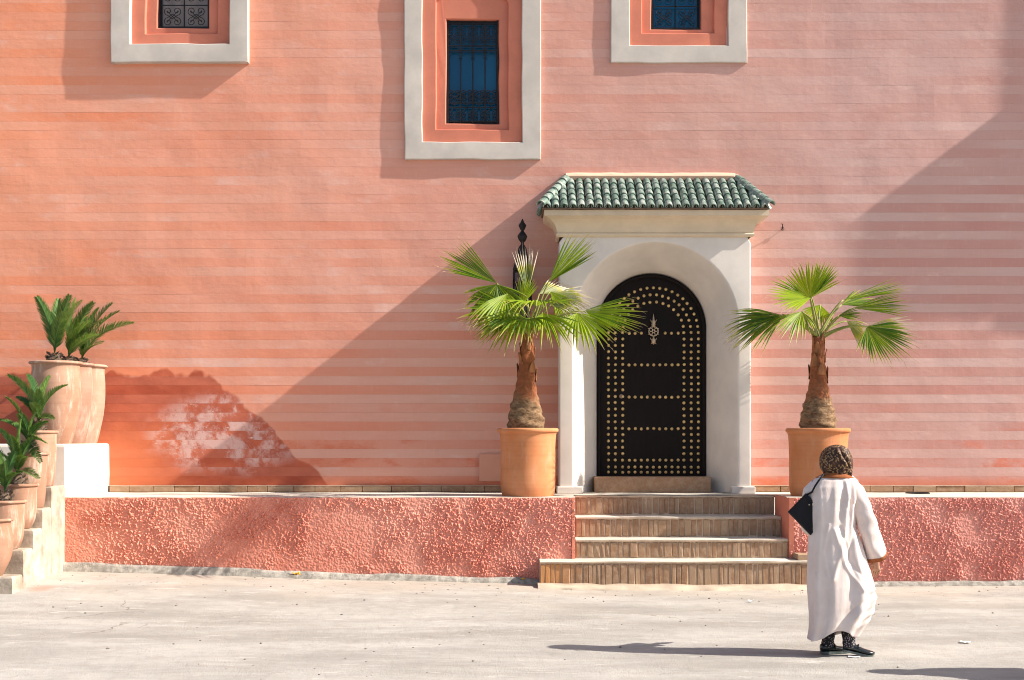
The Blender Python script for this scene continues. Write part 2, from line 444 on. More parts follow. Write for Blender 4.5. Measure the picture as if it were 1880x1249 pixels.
M['caudex'] = simple('cycad_stem', (0.15, 0.105, 0.075), 0.95, 0.55, 30, 0.9, 0.02)

# ================================================================== STREET
def ground_z(x, y):
    x = np.asarray(x, float); y = np.asarray(y, float)
    a = np.clip((0.9 - x) / 6.0, 0, 1.15); b = np.clip((y + 4.6) / 3.2, 0, 1)
    b = b * b * (3 - 2 * b)
    h = 0.16 * a * b
    h = h + 0.025 * (vnoise(x * 0.5 + 40, y * 0.7 + 40, 3) - 0.5) + 0.008 * (vnoise(x * 3 + 90, y * 3 + 90, 4) - 0.5)
    return h
def gz(x, y): return float(ground_z(np.array([x]), np.array([y]))[0])

gx = np.concatenate([np.linspace(-90, -9, 18)[:-1], np.arange(-9, 9, 0.08), np.linspace(9, 90, 18)])
gy = np.concatenate([np.linspace(-110, -11, 14)[:-1], np.arange(-11, -0.9, 0.05), np.linspace(-0.9, 60, 10)])
X, Y = np.meshgrid(gx, gy)
Z = ground_z(X, Y)
nx_, ny_ = len(gx), len(gy)
idx = np.arange(nx_ * ny_).reshape(ny_, nx_)
fc = np.stack([idx[:-1, :-1], idx[:-1, 1:], idx[1:, 1:], idx[1:, :-1]], -1).reshape(-1, 4)
me = bpy.data.meshes.new('street')
me.from_pydata(np.stack([X, Y, Z], -1).reshape(-1, 3).tolist(), [], fc.tolist())
me.polygons.foreach_set('use_smooth', [True] * len(me.polygons))
tag(link('street', me, M['street']), kind='structure')

# ================================================================== FACADE
house = empty('house', (0, 0, 0), 'salmon pink striped plaster house with three framed windows and an arched black door', 'house')
wall = MB().box(-12, 14, 0.55, 0.9, 0.9, 12.4).build('wall', M['pink'], house)

# windows: outer grey surround rect in wall metres, depth it stands proud
def wz(py): return CAM_H + (805 - py) * CAM_D / FPX
def wx(px): return (px - 940) * CAM_D / FPX
WINS = [dict(o=(207, 458, 118), i=(243, 424, 84), p=(268, 400, 62), g=(288, 383, 50), d=0.090, glass='glass_curtain'),
        dict(o=(743, 993, 294), i=(776, 958, 262), p=(801, 933, 238), g=(819, 916, 226), d=0.045, glass='glass_sky'),
        dict(o=(1121, 1371, 117), i=(1156, 1336, 85), p=(1179, 1311, 61), g=(1196, 1288, 52), d=0.035, glass='glass_sky')]
HOLES = [(wx(w['i'][0]) - 0.02, wx(w['i'][1]) + 0.02, wz(w['i'][2]) - 0.02, wz(w['i'][2]) + 2.95) for w in WINS]
HOLES.append((0.72, 2.70, 0.9, 4.0))

CH = 0.1106
z0 = 1.068
k = 0
xs = np.arange(-8.4, 12.5, 0.11)
while z0 < 11.2:
    zb, zt = z0 + 0.0004, z0 + CH - 0.0004
    zs = [zb, zb, zb + 0.006, zb + 0.05, zt - 0.006, zt, zt]
    base = random.uniform(-0.00025, 0.00025)
    rows = []
    for j, zz in enumerate(zs):
        und = 0.019 * (vnoise(xs * 0.8 + 50, np.full_like(xs, zz * 0.8 + 9), 21) - 0.5) + 0.009 * (vnoise(xs * 3.1 + 70, np.full_like(xs, zz * 3.1 + 30), 22) - 0.5)
        loc = 0.0015 * (vnoise(xs * 1.7 + 11, np.full_like(xs, k * 3.7), 23) - 0.5)
        yy = und + base + loc
        if j in (0, 6): yy = np.full_like(xs, 0.05)
        elif j in (1, 5): yy = yy + 0.0005 * np.clip(2.6 * vnoise(xs * 1.3 + 31, np.full_like(xs, k * 2.9 + j), 24) - 1.3, 0, 1)
        zw = zz + (0.0 if j in (0, 1, 5, 6) else 0.0)
        rows.append([(float(a), float(b), zw) for a, b in zip(xs, yy)])
    mb = MB()
    vs_ = [p for r_ in rows for p in r_]
    nn = len(xs); fs = []
    zm = 0.5 * (zb + zt)
    for i in range(nn - 1):
        xm = 0.5 * (xs[i] + xs[i + 1])
        if any(h[0] < xm < h[1] and h[2] < zm < h[3] for h in HOLES): continue
        for j in range(6):
            fs.append((j*nn+i, j*nn+i+1, (j+1)*nn+i+1, (j+1)*nn+i))
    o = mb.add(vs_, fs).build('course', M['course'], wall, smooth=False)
    contrast = 1.0 if z0 < 4.7 else 0.62
    v = 0.5 + (0.30 if k % 2 else -0.30) * contrast + random.uniform(-0.16, 0.16)
    o.color = (max(0, min(1, v)), 0, 0, 1)
    z0 += CH; k += 1

# flat bricks along the foot of the wall
bm_flat = [bevel_box_mesh('skirting_brick', 1, 0.09, 0.072, 0.006, 1, 0.002) for _ in range(3)]
for a, b in ((-4.88, 0.50), (2.90, 9.0)):
    xx = a
    while xx < b - 0.1:
        w = min(random.uniform(0.24, 0.36), b - xx)
        o = link('skirting_brick', random.choice(bm_flat), M['brick'], wall)
        o.location = (xx + w / 2, -0.006 + random.uniform(-.004, .004), 1.026); o.scale = (w - 0.006, 1, 1)
        xx += w
MB().box(-4.9, 0.53, -0.052, 0.04, 1.0625, 1.0685).build('skirting_mortar', M['mortar'], wall)
MB().box(2.86, 10, -0.052, 0.04, 1.0625, 1.0685).build('skirting_mortar', M['mortar'], wall)

def rect_loop(x0, x1, zb, zt, y, n=26, jit=0.0, seed=0):
    pts = []
    c = [(x0, zb), (x1, zb), (x1, zt), (x0, zt)]
    for s_ in range(4):
        a = c[s_]; b = c[(s_ + 1) % 4]
        for q in range(n):
            t = q / n
            X_ = a[0] + (b[0] - a[0]) * t; Z_ = a[1] + (b[1] - a[1]) * t
            j1 = jit * (nz(X_ * 4 + seed * 9 + 30, Z_ * 4 + 60, 5) - 0.5); j2 = jit * (nz(X_ * 4 + 80, Z_ * 4 + seed * 5 + 20, 6) - 0.5)
            pts.append((X_ + j1, y + 0.4 * j1, Z_ + j2))
    return pts

def spiral(cx, cz, r, turns, a0, sgn=1, y=0.0, n=16):
    pts = []
    for i in range(n + 1):
        t = i / n
        a = a0 + sgn * turns * 2 * math.pi * t
        rr = r * (1 - 0.80 * t)
        pts.append((cx + rr * math.cos(a), y, cz + rr * math.sin(a)))
    return pts

def scroll_pair(mb, cx, cz, r, y, flip=1, rr=0.0058):
    """two facing volutes joined by an arc"""
    for s_ in (-1, 1):
        p = spiral(cx + s_ * r * 1.02, cz, r, 1.35, math.pi / 2 if flip > 0 else -math.pi / 2, -s_ * flip, y)
        mb.tube(p, rr, 4, False)
    mb.tube([(cx - r * 1.02, y, cz + flip * r), (cx - r * .4, y, cz + flip * r * 1.5), (cx, y, cz + flip * r * 1.75), (cx + r * .4, y, cz + flip * r * 1.5), (cx + r * 1.02, y, cz + flip * r)], rr, 4, False)

for wi, w in enumerate(WINS):
    d = w['d']
    ox0, ox1, ozb = wx(w['o'][0]), wx(w['o'][1]), wz(w['o'][2])
    ix0, ix1, izb = wx(w['i'][0]), wx(w['i'][1]), wz(w['i'][2])
    px0, px1, pzb = wx(w['p'][0]), wx(w['p'][1]), wz(w['p'][2])
    gx0, gx1, gzb = wx(w['g'][0]), wx(w['g'][1]), wz(w['g'][2])
    top = ozb + 3.35
    pin = d * 0.15
    L = lambda x0, x1, zb_, zt_, y: rect_loop(x0, x1, zb_, zt_, y, 26, 0.012, wi)
    mb = MB()
    b = 0.011
    mb.loft([L(ox0, ox1, ozb, top, 0.05), L(ox0, ox1, ozb, top, -d + b), L(ox0 + b*.3, ox1 - b*.3, ozb + b*.3, top - b*.3, -d + b*.3), L(ox0 + b, ox1 - b, ozb + b, top - b, -d),
             L(ix0 - b, ix1 + b, izb - b, top - 0.24 + b, -d), L(ix0 - b*.3, ix1 + b*.3, izb - b*.3, top - 0.24 + b*.3, -d + b*.3), L(ix0, ix1, izb, top - 0.24, -d + b), L(ix0, ix1, izb, top - 0.24, 0.06)])
    win = mb.build('window', M['grey_plaster'], wall if False else house, smooth=False, fix=True)
    mod = win.modifiers.new('smooth', 'WEIGHTED_NORMAL')
    # stepped pink reveal
    yA = -pin + 0.004; yB = yA + 0.045; yC = 0.13
    t1 = top - 0.50; t2 = gzb + 1.272
    mb = MB()
    mb.loft([L(ix0 - 0.01, ix1 + 0.01, izb - 0.01, top - 0.23, yA), L(px0 - b, px1 + b, pzb - b, t1 + b, yA), L(px0 - b*.3, px1 + b*.3, pzb - b*.3, t1 + b*.3, yA + b*.3), L(px0, px1, pzb, t1, yA + b),
             L(px0 + 0.002, px1 - 0.002, pzb + 0.002, t1, yB), L(gx0 - b, gx1 + b, gzb - b, t2 + b, yB), L(gx0, gx1, gzb, t2, yB + b), L(gx0 + 0.004, gx1 - 0.004, gzb + 0.004, t2 - 0.004, yC)])
    mb.build('reveal', M['pink'], win, fix=True)
    # shoulders of the lobed arch that closes the niche
    mb = MB()
    for s_, ex in ((1, px0), (-1, px1)):
        pts = []
        for q in range(9):
            a = math.pi / 2 * q / 8
            pts.append((ex + s_ * (0.002 + 0.075 * (1 - math.cos(a))), pzb + 1.54 + 0.075 * math.sin(a)))
        prof = [(ex - s_ * 0.01, pzb + 1.53)] + pts + [(ex + s_ * 0.09, pzb + 1.66), (ex + s_ * 0.34, pzb + 2.0), (ex + s_ * 0.34, t1 + 0.02), (ex - s_ * 0.01, t1 + 0.02)]
        f_ = [(a_, yA + 0.003, c_) for a_, c_ in prof]; bck = [(a_, yB + 0.004, c_) for a_, c_ in prof]
        m_ = len(prof)
        mb.add(f_ + bck, [tuple(range(m_))] + [(i, (i+1) % m_, m_ + (i+1) % m_, m_ + i) for i in range(m_)])
    mb.build('arch_shoulder', M['pink'], win, fix=True)
    # pane with frame
    mb = MB(); mb.box(gx0 - .02, gx1 + .02, yC, yC + 0.02, gzb - .02, t2 + .02); mb.build('pane', M[w['glass']], win)
    fw = 0.035
    mb = MB()
    mb.box(gx0 + .003, gx0 + fw, yC - 0.03, yC - .001, gzb + .003, t2); mb.box(gx1 - fw, gx1 - .003, yC - 0.03, yC - .001, gzb + .003, t2)
    mb.box(gx0 + fw, gx1 - fw, yC - 0.03, yC - .001, gzb + .003, gzb + fw); mb.box(gx0 + fw, gx1 - fw, yC - 0.03, yC - .001, t2 - fw, t2)
    mb.build('sash', M['frame_black'], win)
    mb = MB(); y_ = yC - 0.05; W = gx1 - gx0; H = t2 - gzb
    if wi == 1:
        mb.box(gx0 + .004, gx0 + .03, y_ - .012, y_ + .012, gzb + .004, t2 - .004); mb.box(gx1 - .03, gx1 - .004, y_ - .012, y_ + .012, gzb + .004, t2 - .004)
        for q in (0.25, 0.5, 0.75):
            xq = gx0 + .02 + (W - .04) * q
            mb.box(xq - .008, xq + .008, y_ - .008, y_ + .008, gzb + .02, t2 - .01)
            for zq in (0.70, 0.24, 0.64):
                mb.box(xq - .02, xq + .02, y_ - .012, y_ + .012, gzb + H * zq - .006, gzb + H * zq + .006)
        for q in (0.755, 0.71, 0.205, 0.165, 0.03, 0.965):
            mb.box(gx0 + .005, gx1 - .005, y_ - .0065, y_ + .0065, gzb + H * q - .006, gzb + H * q + .006)
        for q in range(4):
            xc_ = gx0 + .02 + (W - .04) * (q + .5) / 4
            for zq, fl in ((0.80, 1), (0.865, -1), (0.92, 1), (0.31, -1), (0.27, 1), (0.235, -1), (0.11, 1), (0.07, -1)):
                scroll_pair(mb, xc_, gzb + H * zq, W * 0.055, y_, fl)
            mb.tube([(xc_ - W*.12, y_, gzb + H*.715), (xc_ - W*.05, y_, gzb + H*.738), (xc_, y_, gzb + H*.75), (xc_ + W*.05, y_, gzb + H*.738), (xc_ + W*.12, y_, gzb + H*.715)], .004, 4, False)
            mb.tube([(xc_ - W*.12, y_, gzb + H*.655), (xc_ - W*.09, y_, gzb + H*.685), (xc_, y_, gzb + H*.70), (xc_ + W*.09, y_, gzb + H*.685), (xc_ + W*.12, y_, gzb + H*.655)], .004, 4, False)
    else:
        mb.box(gx0 + .004, gx0 + .022, y_ - .01, y_ + .01, gzb + .004, t2 - .004); mb.box(gx1 - .022, gx1 - .004, y_ - .01, y_ + .01, gzb + .004, t2 - .004)
        mb.box(gx0 + .022, gx1 - .022, y_ - .01, y_ + .01, gzb + .004, gzb + .03)
        mb.box((gx0 + gx1) / 2 - .007, (gx0 + gx1) / 2 + .007, y_ - .007, y_ + .007, gzb + .02, t2)
        for q in range(4):
            zq = gzb + 0.29 + 0.29 * q
            mb.box(gx0 + .01, gx1 - .01, y_ - .007, y_ + .007, zq - .005, zq + .005)
            for s_ in (-1, 1):
                xc_ = (gx0 + gx1) / 2 + s_ * W * 0.23
                for zz_, fl in ((-0.07, -1), (-0.20, 1)):
                    scroll_pair(mb, xc_, zq + zz_, W * 0.085, y_, fl, 0.0055)
                for ang in (0.8, 2.35):
                    mb.tube([(xc_ - math.cos(ang) * .10, y_, zq - .135 - math.sin(ang) * .10), (xc_, y_, zq - .135), (xc_ + math.cos(ang) * .10, y_, zq - .135 + math.sin(ang) * .10)], .005, 4, False)
    mb.build('grille', M['iron'], win)

# ---- projecting doorway: surround with splayed arch
PP = 0.42                                   # how far it stands out of the wall
DX, DA, DZS = 1.70, 0.974, 2.99             # centre, half width of the front arch, springing height
DXD, DW, DY = 1.713, 0.655, 0.20                        # half width of the door, depth of the leaf
QX0, QX1, QZ0, QZ1 = 0.561, 2.826, 0.99, 4.06
def arch_pts(cx, hw, zs, zbot, y, n=40, m=14):
    pts = [(cx - hw, y, zbot + (zs - zbot) * q / m) for q in range(m)]
    pts += [(cx - hw * math.cos(math.pi * q / n), y, zs + hw * math.sin(math.pi * q / n)) for q in range(n + 1)]
    pts += [(cx + hw, y, zs + (zbot - zs) * (q + 1) / m) for q in range(m)]
    return pts
def outer_pts(y, ref):
    pts = []
    for (x_, _, z_) in ref:
        if z_ <= DZS + 1e-6:
            pts.append((QX0 if x_ < DX else QX1, y, z_))
        else:
            a = math.atan2(z_ - DZS, x_ - DX); ca, sa = math.cos(a), math.sin(a)
            t = min(((QX1 - DX) / ca if ca > 1e-6 else 1e9), ((QX0 - DX) / ca if ca < -1e-6 else 1e9), ((QZ1 - DZS) / sa if sa > 1e-6 else 1e9))
            pts.append((DX + ca * t, y, DZS + sa * t))
    return pts
ref = arch_pts(DX, DA, DZS, QZ0, -PP)
e = 0.014
loops = [outer_pts(0.03, ref), outer_pts(-PP + e, ref)]
sh = lambda l, k_: [(DX + (x_ - DX) * (1 - k_ / 1.13), y_, z_) for x_, y_, z_ in l]
loops += [sh(outer_pts(-PP + e * .3, ref), e * .3), sh(outer_pts(-PP, ref), e)]
loops += [arch_pts(DX, DA + 0.02, DZS, QZ0, -PP), arch_pts(DX, DA + 0.005, DZS, QZ0, -PP + 0.004), arch_pts(DX, DA - 0.006, DZS, QZ0, -PP + 0.016)]
for q in range(1, 6):
    t = q / 5
    loops.append(arch_pts(DX + (DXD - DX) * t, (DA - 0.006) * (1 - t) + (DW + 0.012) * t, DZS + 0.01 * t, QZ0, (-PP + 0.016) * (1 - t) + (DY - 0.01) * t))
loops.append(arch_pts(DXD, DW + 0.012, DZS + 0.01, QZ0, DY + 0.2))
sur = MB().loft(loops, close=False).build('door_surround', M['portal'], house, fix=True)
for p_ in sur.data.polygons: p_.use_smooth = True
sur.modifiers.new('edges', 'WEIGHTED_NORMAL')
try:
    sur.data.set_sharp_from_angle(angle=math.radians(35))
except Exception: pass
# foot blocks
for x0_, x1_ in ((QX0 - 0.03, 0.84), (2.60, QX1 + 0.05)):
    me = bevel_box_mesh('foot_block', x1_ - x0_, 0.40, 0.085, 0.012, 2)
    o = link('foot_block', me, M['portal'], sur); o.location = ((x0_ + x1_) / 2, -0.26, 1.0275)
# door sill
me = bevel_box_mesh('door_sill', 1.40, 0.42, 0.19, 0.015, 2, 0.004)
o = link('door_sill', me, M['brick'], house); o.location = (DX - 0.005, 0.03, 1.082)

# cornice: plan rectangles lofted upwards
def plan(off, z):
    x0_, x1_, y0_ = QX0 - off, QX1 + off, -PP - off * 1.02
    return [(x0_, 0.03, z), (x0_, y0_, z)] + [(x0_ + (x1_ - x0_) * q / 24, y0_, z + 0.004 * (nz(q * .7, z * 9, 8) - .5)) for q in range(1, 24)] + [(x1_, y0_, z), (x1_, 0.03, z)]
prof = [(0.0, 4.02), (0.018, 4.022), (0.034, 4.034), (0.038, 4.05), (0.030, 4.064), (0.022, 4.072), (0.030, 4.078), (0.034, 4.10), (0.046, 4.14), (0.070, 4.18), (0.112, 4.215), (0.160, 4.24), (0.180, 4.246), (0.184, 4.312), (0.10, 4.313)]
cor = MB().loft([plan(a, b) for a, b in prof], close=False).build('cornice', M['cornice'], house, smooth=False, fix=True)

# canopy roof
EX0, EX1, EYF, EZ = 0.352, 3.000, -0.645, 4.325          # eave
TX0, TX1, TY, TZ = 0.672, 2.712, -0.035, 4.765           # top line by the wall
roof = MB()
roof.add([(EX0, EYF, EZ), (EX1, EYF, EZ), (TX1, TY, TZ), (TX0, TY, TZ), (EX0, 0.03, EZ), (EX1, 0.03, EZ), (EX0, EYF, EZ - .008), (EX1, EYF, EZ - .008), (EX0, 0.03, EZ - .008), (EX1, 0.03, EZ - .008)],
         [(0, 1, 2, 3), (0, 3, 4), (1, 5, 2), (0, 6, 7, 1), (0, 4, 8, 6), (1, 7, 9, 5), (6, 8, 9, 7)])
roof = roof.build('roof', M['underroof'], house)
def half_tile(name, L_, r0, r1, th=0.010, seg=8, up=True):
    mb = MB()
    lo = []
    for (rr, q) in ((r0, 0.0), (r0 - 0.001, L_ * 0.5), (r1, L_)):
        lo.append([(rr * math.cos(math.pi * i / seg), q, rr * math.sin(math.pi * i / seg)) for i in range(seg + 1)])
    inn = []
    for (rr, q) in ((r1 - th, L_), (r0 - th, 0.0)):
        inn.append([(rr * math.cos(math.pi * i / seg), q, rr * math.sin(math.pi * i / seg)) for i in range(seg + 1)])
    mb.loft(lo + inn + [lo[0]], close=False)
    return mb.mesh(name)
tile_me = [half_tile('tile', 0.185, 0.045 + random.uniform(-.002, .002), 0.036) for _ in range(4)]
slope = Vector((0, TY - EYF, TZ - EZ)); SL = slope.length; sd = slope.normalized()
up_n = Vector((1, 0, 0)).cross(sd)
ncol = 26; pitch = (EX1 - EX0) / ncol
def frame_mat(loc, xd, yd, zd):
    m = Matrix((( xd.x, yd.x, zd.x, loc.x), (xd.y, yd.y, zd.y, loc.y), (xd.z, yd.z, zd.z, loc.z), (0, 0, 0, 1)))
    return m
for cidx in range(ncol):
    xc_ = EX0 + pitch * (cidx + 0.5)
    lim = min(1.0, (xc_ - EX0) / (TX0 - EX0) + 0.06, (EX1 - xc_) / (EX1 - TX1) + 0.06)
    for r_ in range(5):
        s0 = -0.02 + r_ * 0.148
        if s0 / SL > lim - 0.08: break
        tilt = 0.055
        yd = (sd * math.cos(tilt) - up_n * math.sin(tilt)).normalized()
        zd = Vector((1, 0, 0)).cross(yd).normalized()
        jx = random.uniform(-.0035, .0035)
        xd = (Vector((1, 0, 0)) + yd * random.uniform(-.035, .035)).normalized()
        loc = Vector((xc_ + jx, EYF, EZ)) + sd * (s0 + random.uniform(-.006, .006)) + up_n * 0.020
        o = link('tile', random.choice(tile_me), M['glaze'], roof); o.matrix_local = frame_mat(loc, xd, yd, zd)
    # channel tile between two covers shows its lip at the eave
    if cidx < ncol - 1:
        loc = Vector((xc_ + pitch / 2, EYF - 0.012, EZ + 0.030))
        o = link('channel_tile', tile_me[0], M['glaze'], roof)
        o.matrix_local = frame_mat(loc, Vector((-1, 0, 0)), sd, (-up_n))
hip_me = half_tile('hip_tile', 0.17, 0.058, 0.044, 0.012)
for (c0, c1, cnt) in ((Vector((EX0 - 0.01, EYF - 0.01, EZ)), Vector((TX0, TY, TZ)), 6), (Vector((EX1 + 0.01, EYF - 0.01, EZ)), Vector((TX1, TY, TZ)), 6)):
    hd = (c1 - c0).normalized(); side = hd.cross(Vector((0, 0, 1))).normalized(); nn_ = side.cross(hd).normalized()
    for q in range(cnt):
        loc = c0 + (c1 - c0) * (q / cnt) + nn_ * 0.035
        yd = (hd - nn_ * 0.06).normalized(); zd = side.cross(yd).normalized()
        o = link('hip_tile', hip_me, M['glaze'], roof); o.matrix_local = frame_mat(loc, side, yd, zd)
# small side slopes: tiles seen from the flank
for sgn, ex, tx in ((-1, EX0, TX0), (1, EX1, TX1)):
    sdir = Vector((tx - ex, 0, TZ - EZ)); sl = sdir.normalized(); ax = Vector((0, -sgn * -1.0, 0))
    xd = Vector((0, sgn, 0)); 
    for q in range(6):
        yq = EYF + 0.05 + q * 0.104
        if yq > -0.03: break
        mx_ = min(1.0, (yq - EYF) / (TY - EYF))
        for r_ in range(4):
            if r_ * 0.148 / sdir.length > mx_ - 0.15: break
            zd = xd.cross(sl).normalized()
            if zd.z < 0: zd = -zd; 
            loc = Vector((ex, yq, EZ)) + sl * (r_ * 0.148 - .01) + zd * 0.02
            o = link('tile', random.choice(tile_me), M['glaze'], roof); o.matrix_local = frame_mat(loc, sl.cross(zd), sl, zd)
# mortar fillet where the roof meets the wall
mb = MB()
ls = []
for q in range(31):
    t = q / 30; xx = TX0 - 0.02 + (TX1 - TX0 + 0.06) * t
    h = 0.010 * (nz(q * .5, 2, 12) - .5); dz = -0.03 * max(0, (t - .96) / .04)
    ls.append([(xx, 0.02, TZ + 0.10 + h + dz), (xx, -0.03, TZ + 0.098 + h + dz), (xx, -0.085, TZ + 0.062 + h + dz), (xx, -0.095, TZ + 0.045 + dz), (xx, -0.07, TZ + 0.0), (xx, 0.02, TZ - .02)])
mb.loft(ls, close=True, cap0=True, cap1=True).build('roof_fillet', M['peach'], house, fix=True)

# ---- the door
mb = MB()
out = arch_pts(DXD, DW - 0.028, DZS, 1.177, DY, 44, 4)
bk = [(a, DY + 0.06, c) for a, _, c in out]
m_ = len(out)
mb.add(out + bk, [tuple(range(m_))[::-1]] + [(i, (i+1) % m_, m_ + (i+1) % m_, m_ + i) for i in range(m_)])
door = mb.build('door', M['door'], house, fix=True)
fr = []
for hw, yy in ((DW + 0.02, DY + 0.08), (DW + 0.012, DY - 0.035), (DW - 0.008, DY - 0.042), (DW - 0.030, DY - 0.036), (DW - 0.0315, DY + 0.02)):
    fr.append(arch_pts(DXD, hw, DZS, 1.177, yy, 44, 4))
MB().loft(fr, close=False).build('door_frame', M['door'], door, smooth=True, fix=True)
def dpt(zx, zy):                       # measured position on the leaf
    s = FPX / (CAM_D + DY)
    return ((1060 + zx / 2.84 - 940) / s, CAM_H + (805 - (480 + zy / 2.84)) / s)
stud = MB()
lo = []
for r_, h in ((0.0195, 0.0), (0.0195, 0.004), (0.016, 0.0055), (0.014, 0.013), (0.0095, 0.019), (0.003, 0.0215)):
    lo.append([(r_ * math.cos(2*math.pi*i/10), -h, r_ * math.sin(2*math.pi*i/10)) for i in range(10)])
stud.loft(lo, True, False, True)
stud_me = stud.mesh('stud', True)
spots = []
for i in range(23):
    yq = 372 + i * 33.2
    if yq > 1062: continue
    for xq in (162, 198, 236, 556, 594, 631): spots.append((xq, yq))
for yq in (1073, 1100):
    for xq in [162, 198] + [236 + 32.2 * i for i in range(11)] + [594, 631]: spots.append((xq, yq))
for yq in (540, 708, 873, 1037):
    for i in range(9): spots.append((270 + i * 31.9, yq))
for xq in (270, 301, 333, 458, 490, 525): spots.append((xq, 375))
for rr, cnt in ((160, 14), (197, 18), (234, 21)):
    for i in range(1, cnt + 1):
        a = math.pi * i / (cnt + 1)
        spots.append((396 - rr * math.cos(a), 372 - rr * math.sin(a)))
for xq, yq in spots:
    a, c = dpt(xq + random.uniform(-1.2, 1.2), yq + random.uniform(-1.2, 1.2))
    o = link('stud', stud_me, M['brass'], door); o.location = (a, DY - 0.0005, c)
    o.rotation_euler = (random.uniform(-.12, .12), 0, random.uniform(-.12, .12))
a, c = dpt(229, 704)
mb = MB(); lo = []
for r_, h in ((0.026, 0), (0.026, 0.008), (0.019, 0.012), (0.010, 0.012), (0.009, 0.006)):
    lo.append([(a + r_ * math.cos(2*math.pi*i/16), DY - h - .001, c + r_ * math.sin(2*math.pi*i/16)) for i in range(16)])
mb.loft(lo, True, False, True).build('lock', simple('lock_metal', (0.30, 0.22, 0.17), 0.5, 0.2, 20, 0, metal=0.6), door)
# pierced pendant knocker
a, c = dpt(396, 366)
mb = MB(); y_ = DY - 0.028
def ring(cx, cz, r, th, n=14): mb.tube([(cx + r * math.cos(2*math.pi*i/n), y_, cz + r * math.sin(2*math.pi*i/n)) for i in range(n + 1)], th, 5, False)
ring(a, c, 0.060, 0.0055, 20); ring(a, c, 0.016, 0.005)
for i in range(6):
    q = math.pi / 3 * i + math.pi / 6
    ring(a + 0.037 * math.cos(q), c + 0.037 * math.sin(q), 0.019, 0.0048)
    mb.tube([(a + 0.06 * math.cos(q), y_, c + 0.06 * math.sin(q)), (a + 0.079 * math.cos(q), y_, c + 0.079 * math.sin(q))], [0.007, 0.002], 5)
mb.tube([(a, y_, c + 0.06), (a, y_, c + 0.085), (a, y_, c + 0.10), (a, y_, c + 0.115), (a, y_, c + 0.135), (a, y_, c + 0.165), (a, y_, c + 0.215)], [0.018, 0.03, 0.022, 0.032, 0.014, 0.010, 0.003], 8)
for s_ in (-1, 1):
    mb.tube([(a, y_, c + 0.115), (a + s_ * .03, y_, c + 0.125), (a + s_ * .04, y_, c + 0.145)], [0.008, 0.006, 0.002], 5)
    mb.tube([(a, y_, c - 0.115), (a + s_ * .03, y_, c - 0.10), (a + s_ * .042, y_, c - 0.078)], [0.010, 0.007, 0.002], 5)
    mb.tube([(a, y_, c - 0.125), (a + s_ * .022, y_, c - 0.145), (a + s_ * .034, y_, c - 0.158)], [0.010, 0.007, 0.002], 5)
mb.tube([(a, y_, c - 0.06), (a, y_, c - 0.085), (a, y_, c - 0.112), (a, y_, c - 0.14), (a, y_, c - 0.165)], [0.008, 0.012, 0.030, 0.024, 0.004], 8)
mb.tube([(a, y_ + .03, c + 0.15), (a, y_ - .004, c + 0.15)], 0.008, 8)
mb.build('knocker', M['pale_brass'], door, smooth=True)

# ---- parts of the house beyond the right edge of the view that throw the shade
RB = 6.452
bx0 = 9.0
def off_part(name, x0_, x1_, p, zb_, zt_):
    me = bevel_box_mesh(name, x1_ - x0_, p + 0.2, zt_ - zb_, 0.02, 2)
    o = link(name, me, M['pink'], house); o.location = ((x0_ + x1_) / 2, -p + (p + 0.2) / 2, (zb_ + zt_) / 2)
p1 = (bx0 - 4.14) / RB
off_part('balcony_parapet', bx0, bx0 + 1.55, p1, 4.29 + 0.74 * RB * p1 - 1.25, 4.29 + 0.74 * RB * p1)
p2 = (bx0 - 5.92) / RB
off_part('wall_pier', bx0, bx0 + 1.2, p2, 7.80, 12.4)
p3 = (bx0 - 5.66) / RB
off_part('sun_hood', bx0 + 0.1, bx0 + 2.0, p3, 5.35, 5.60)

# ================================================================== TERRACE
TZF, TYF = 0.985, -1.31
terr = empty('terrace', (0, TYF, 0), 'raised terrace with red roughcast front running along the pink house', 'terrace')
def tadd(o):
    o.parent = terr; o.matrix_parent_inverse = Matrix.Translation((0, -TYF, 0)); return o
SX0, SX1 = 0.705, 3.09
def floor_grid(x0_, x1_, y0_, y1_, z_, name):
    xs_ = np.linspace(x0_, x1_, max(2, int((x1_ - x0_) / 0.06))); ys_ = np.linspace(y0_, y1_, max(2, int((y1_ - y0_) / 0.06)))
    X, Y = np.meshgrid(xs_, ys_)
    Z = z_ + 0.010 * (vnoise(X * 2 + 30, Y * 2 + 30, 31) - .5)
    Z[0] -= 0.006
    a, b = X.shape; ii = np.arange(a * b).reshape(a, b)
    f_ = np.stack([ii[:-1, :-1], ii[:-1, 1:], ii[1:, 1:], ii[1:, :-1]], -1).reshape(-1, 4)
    me = bpy.data.meshes.new(name); me.from_pydata(np.stack([X, Y, Z], -1).reshape(-1, 3).tolist(), [], f_.tolist())
    me.polygons.foreach_set('use_smooth', [True] * len(me.polygons))
    return tadd(link(name, me, M['terrace']))
floor_grid(-5.6, SX0, TYF + 0.004, 0.02, TZF, 'floor_slab')
floor_grid(SX0, SX1 - 0.02, -0.71, 0.02, TZF, 'floor_slab')
floor_grid(SX1 - 0.02, 9.5, TYF + 0.004, 0.02, TZF, 'floor_slab')

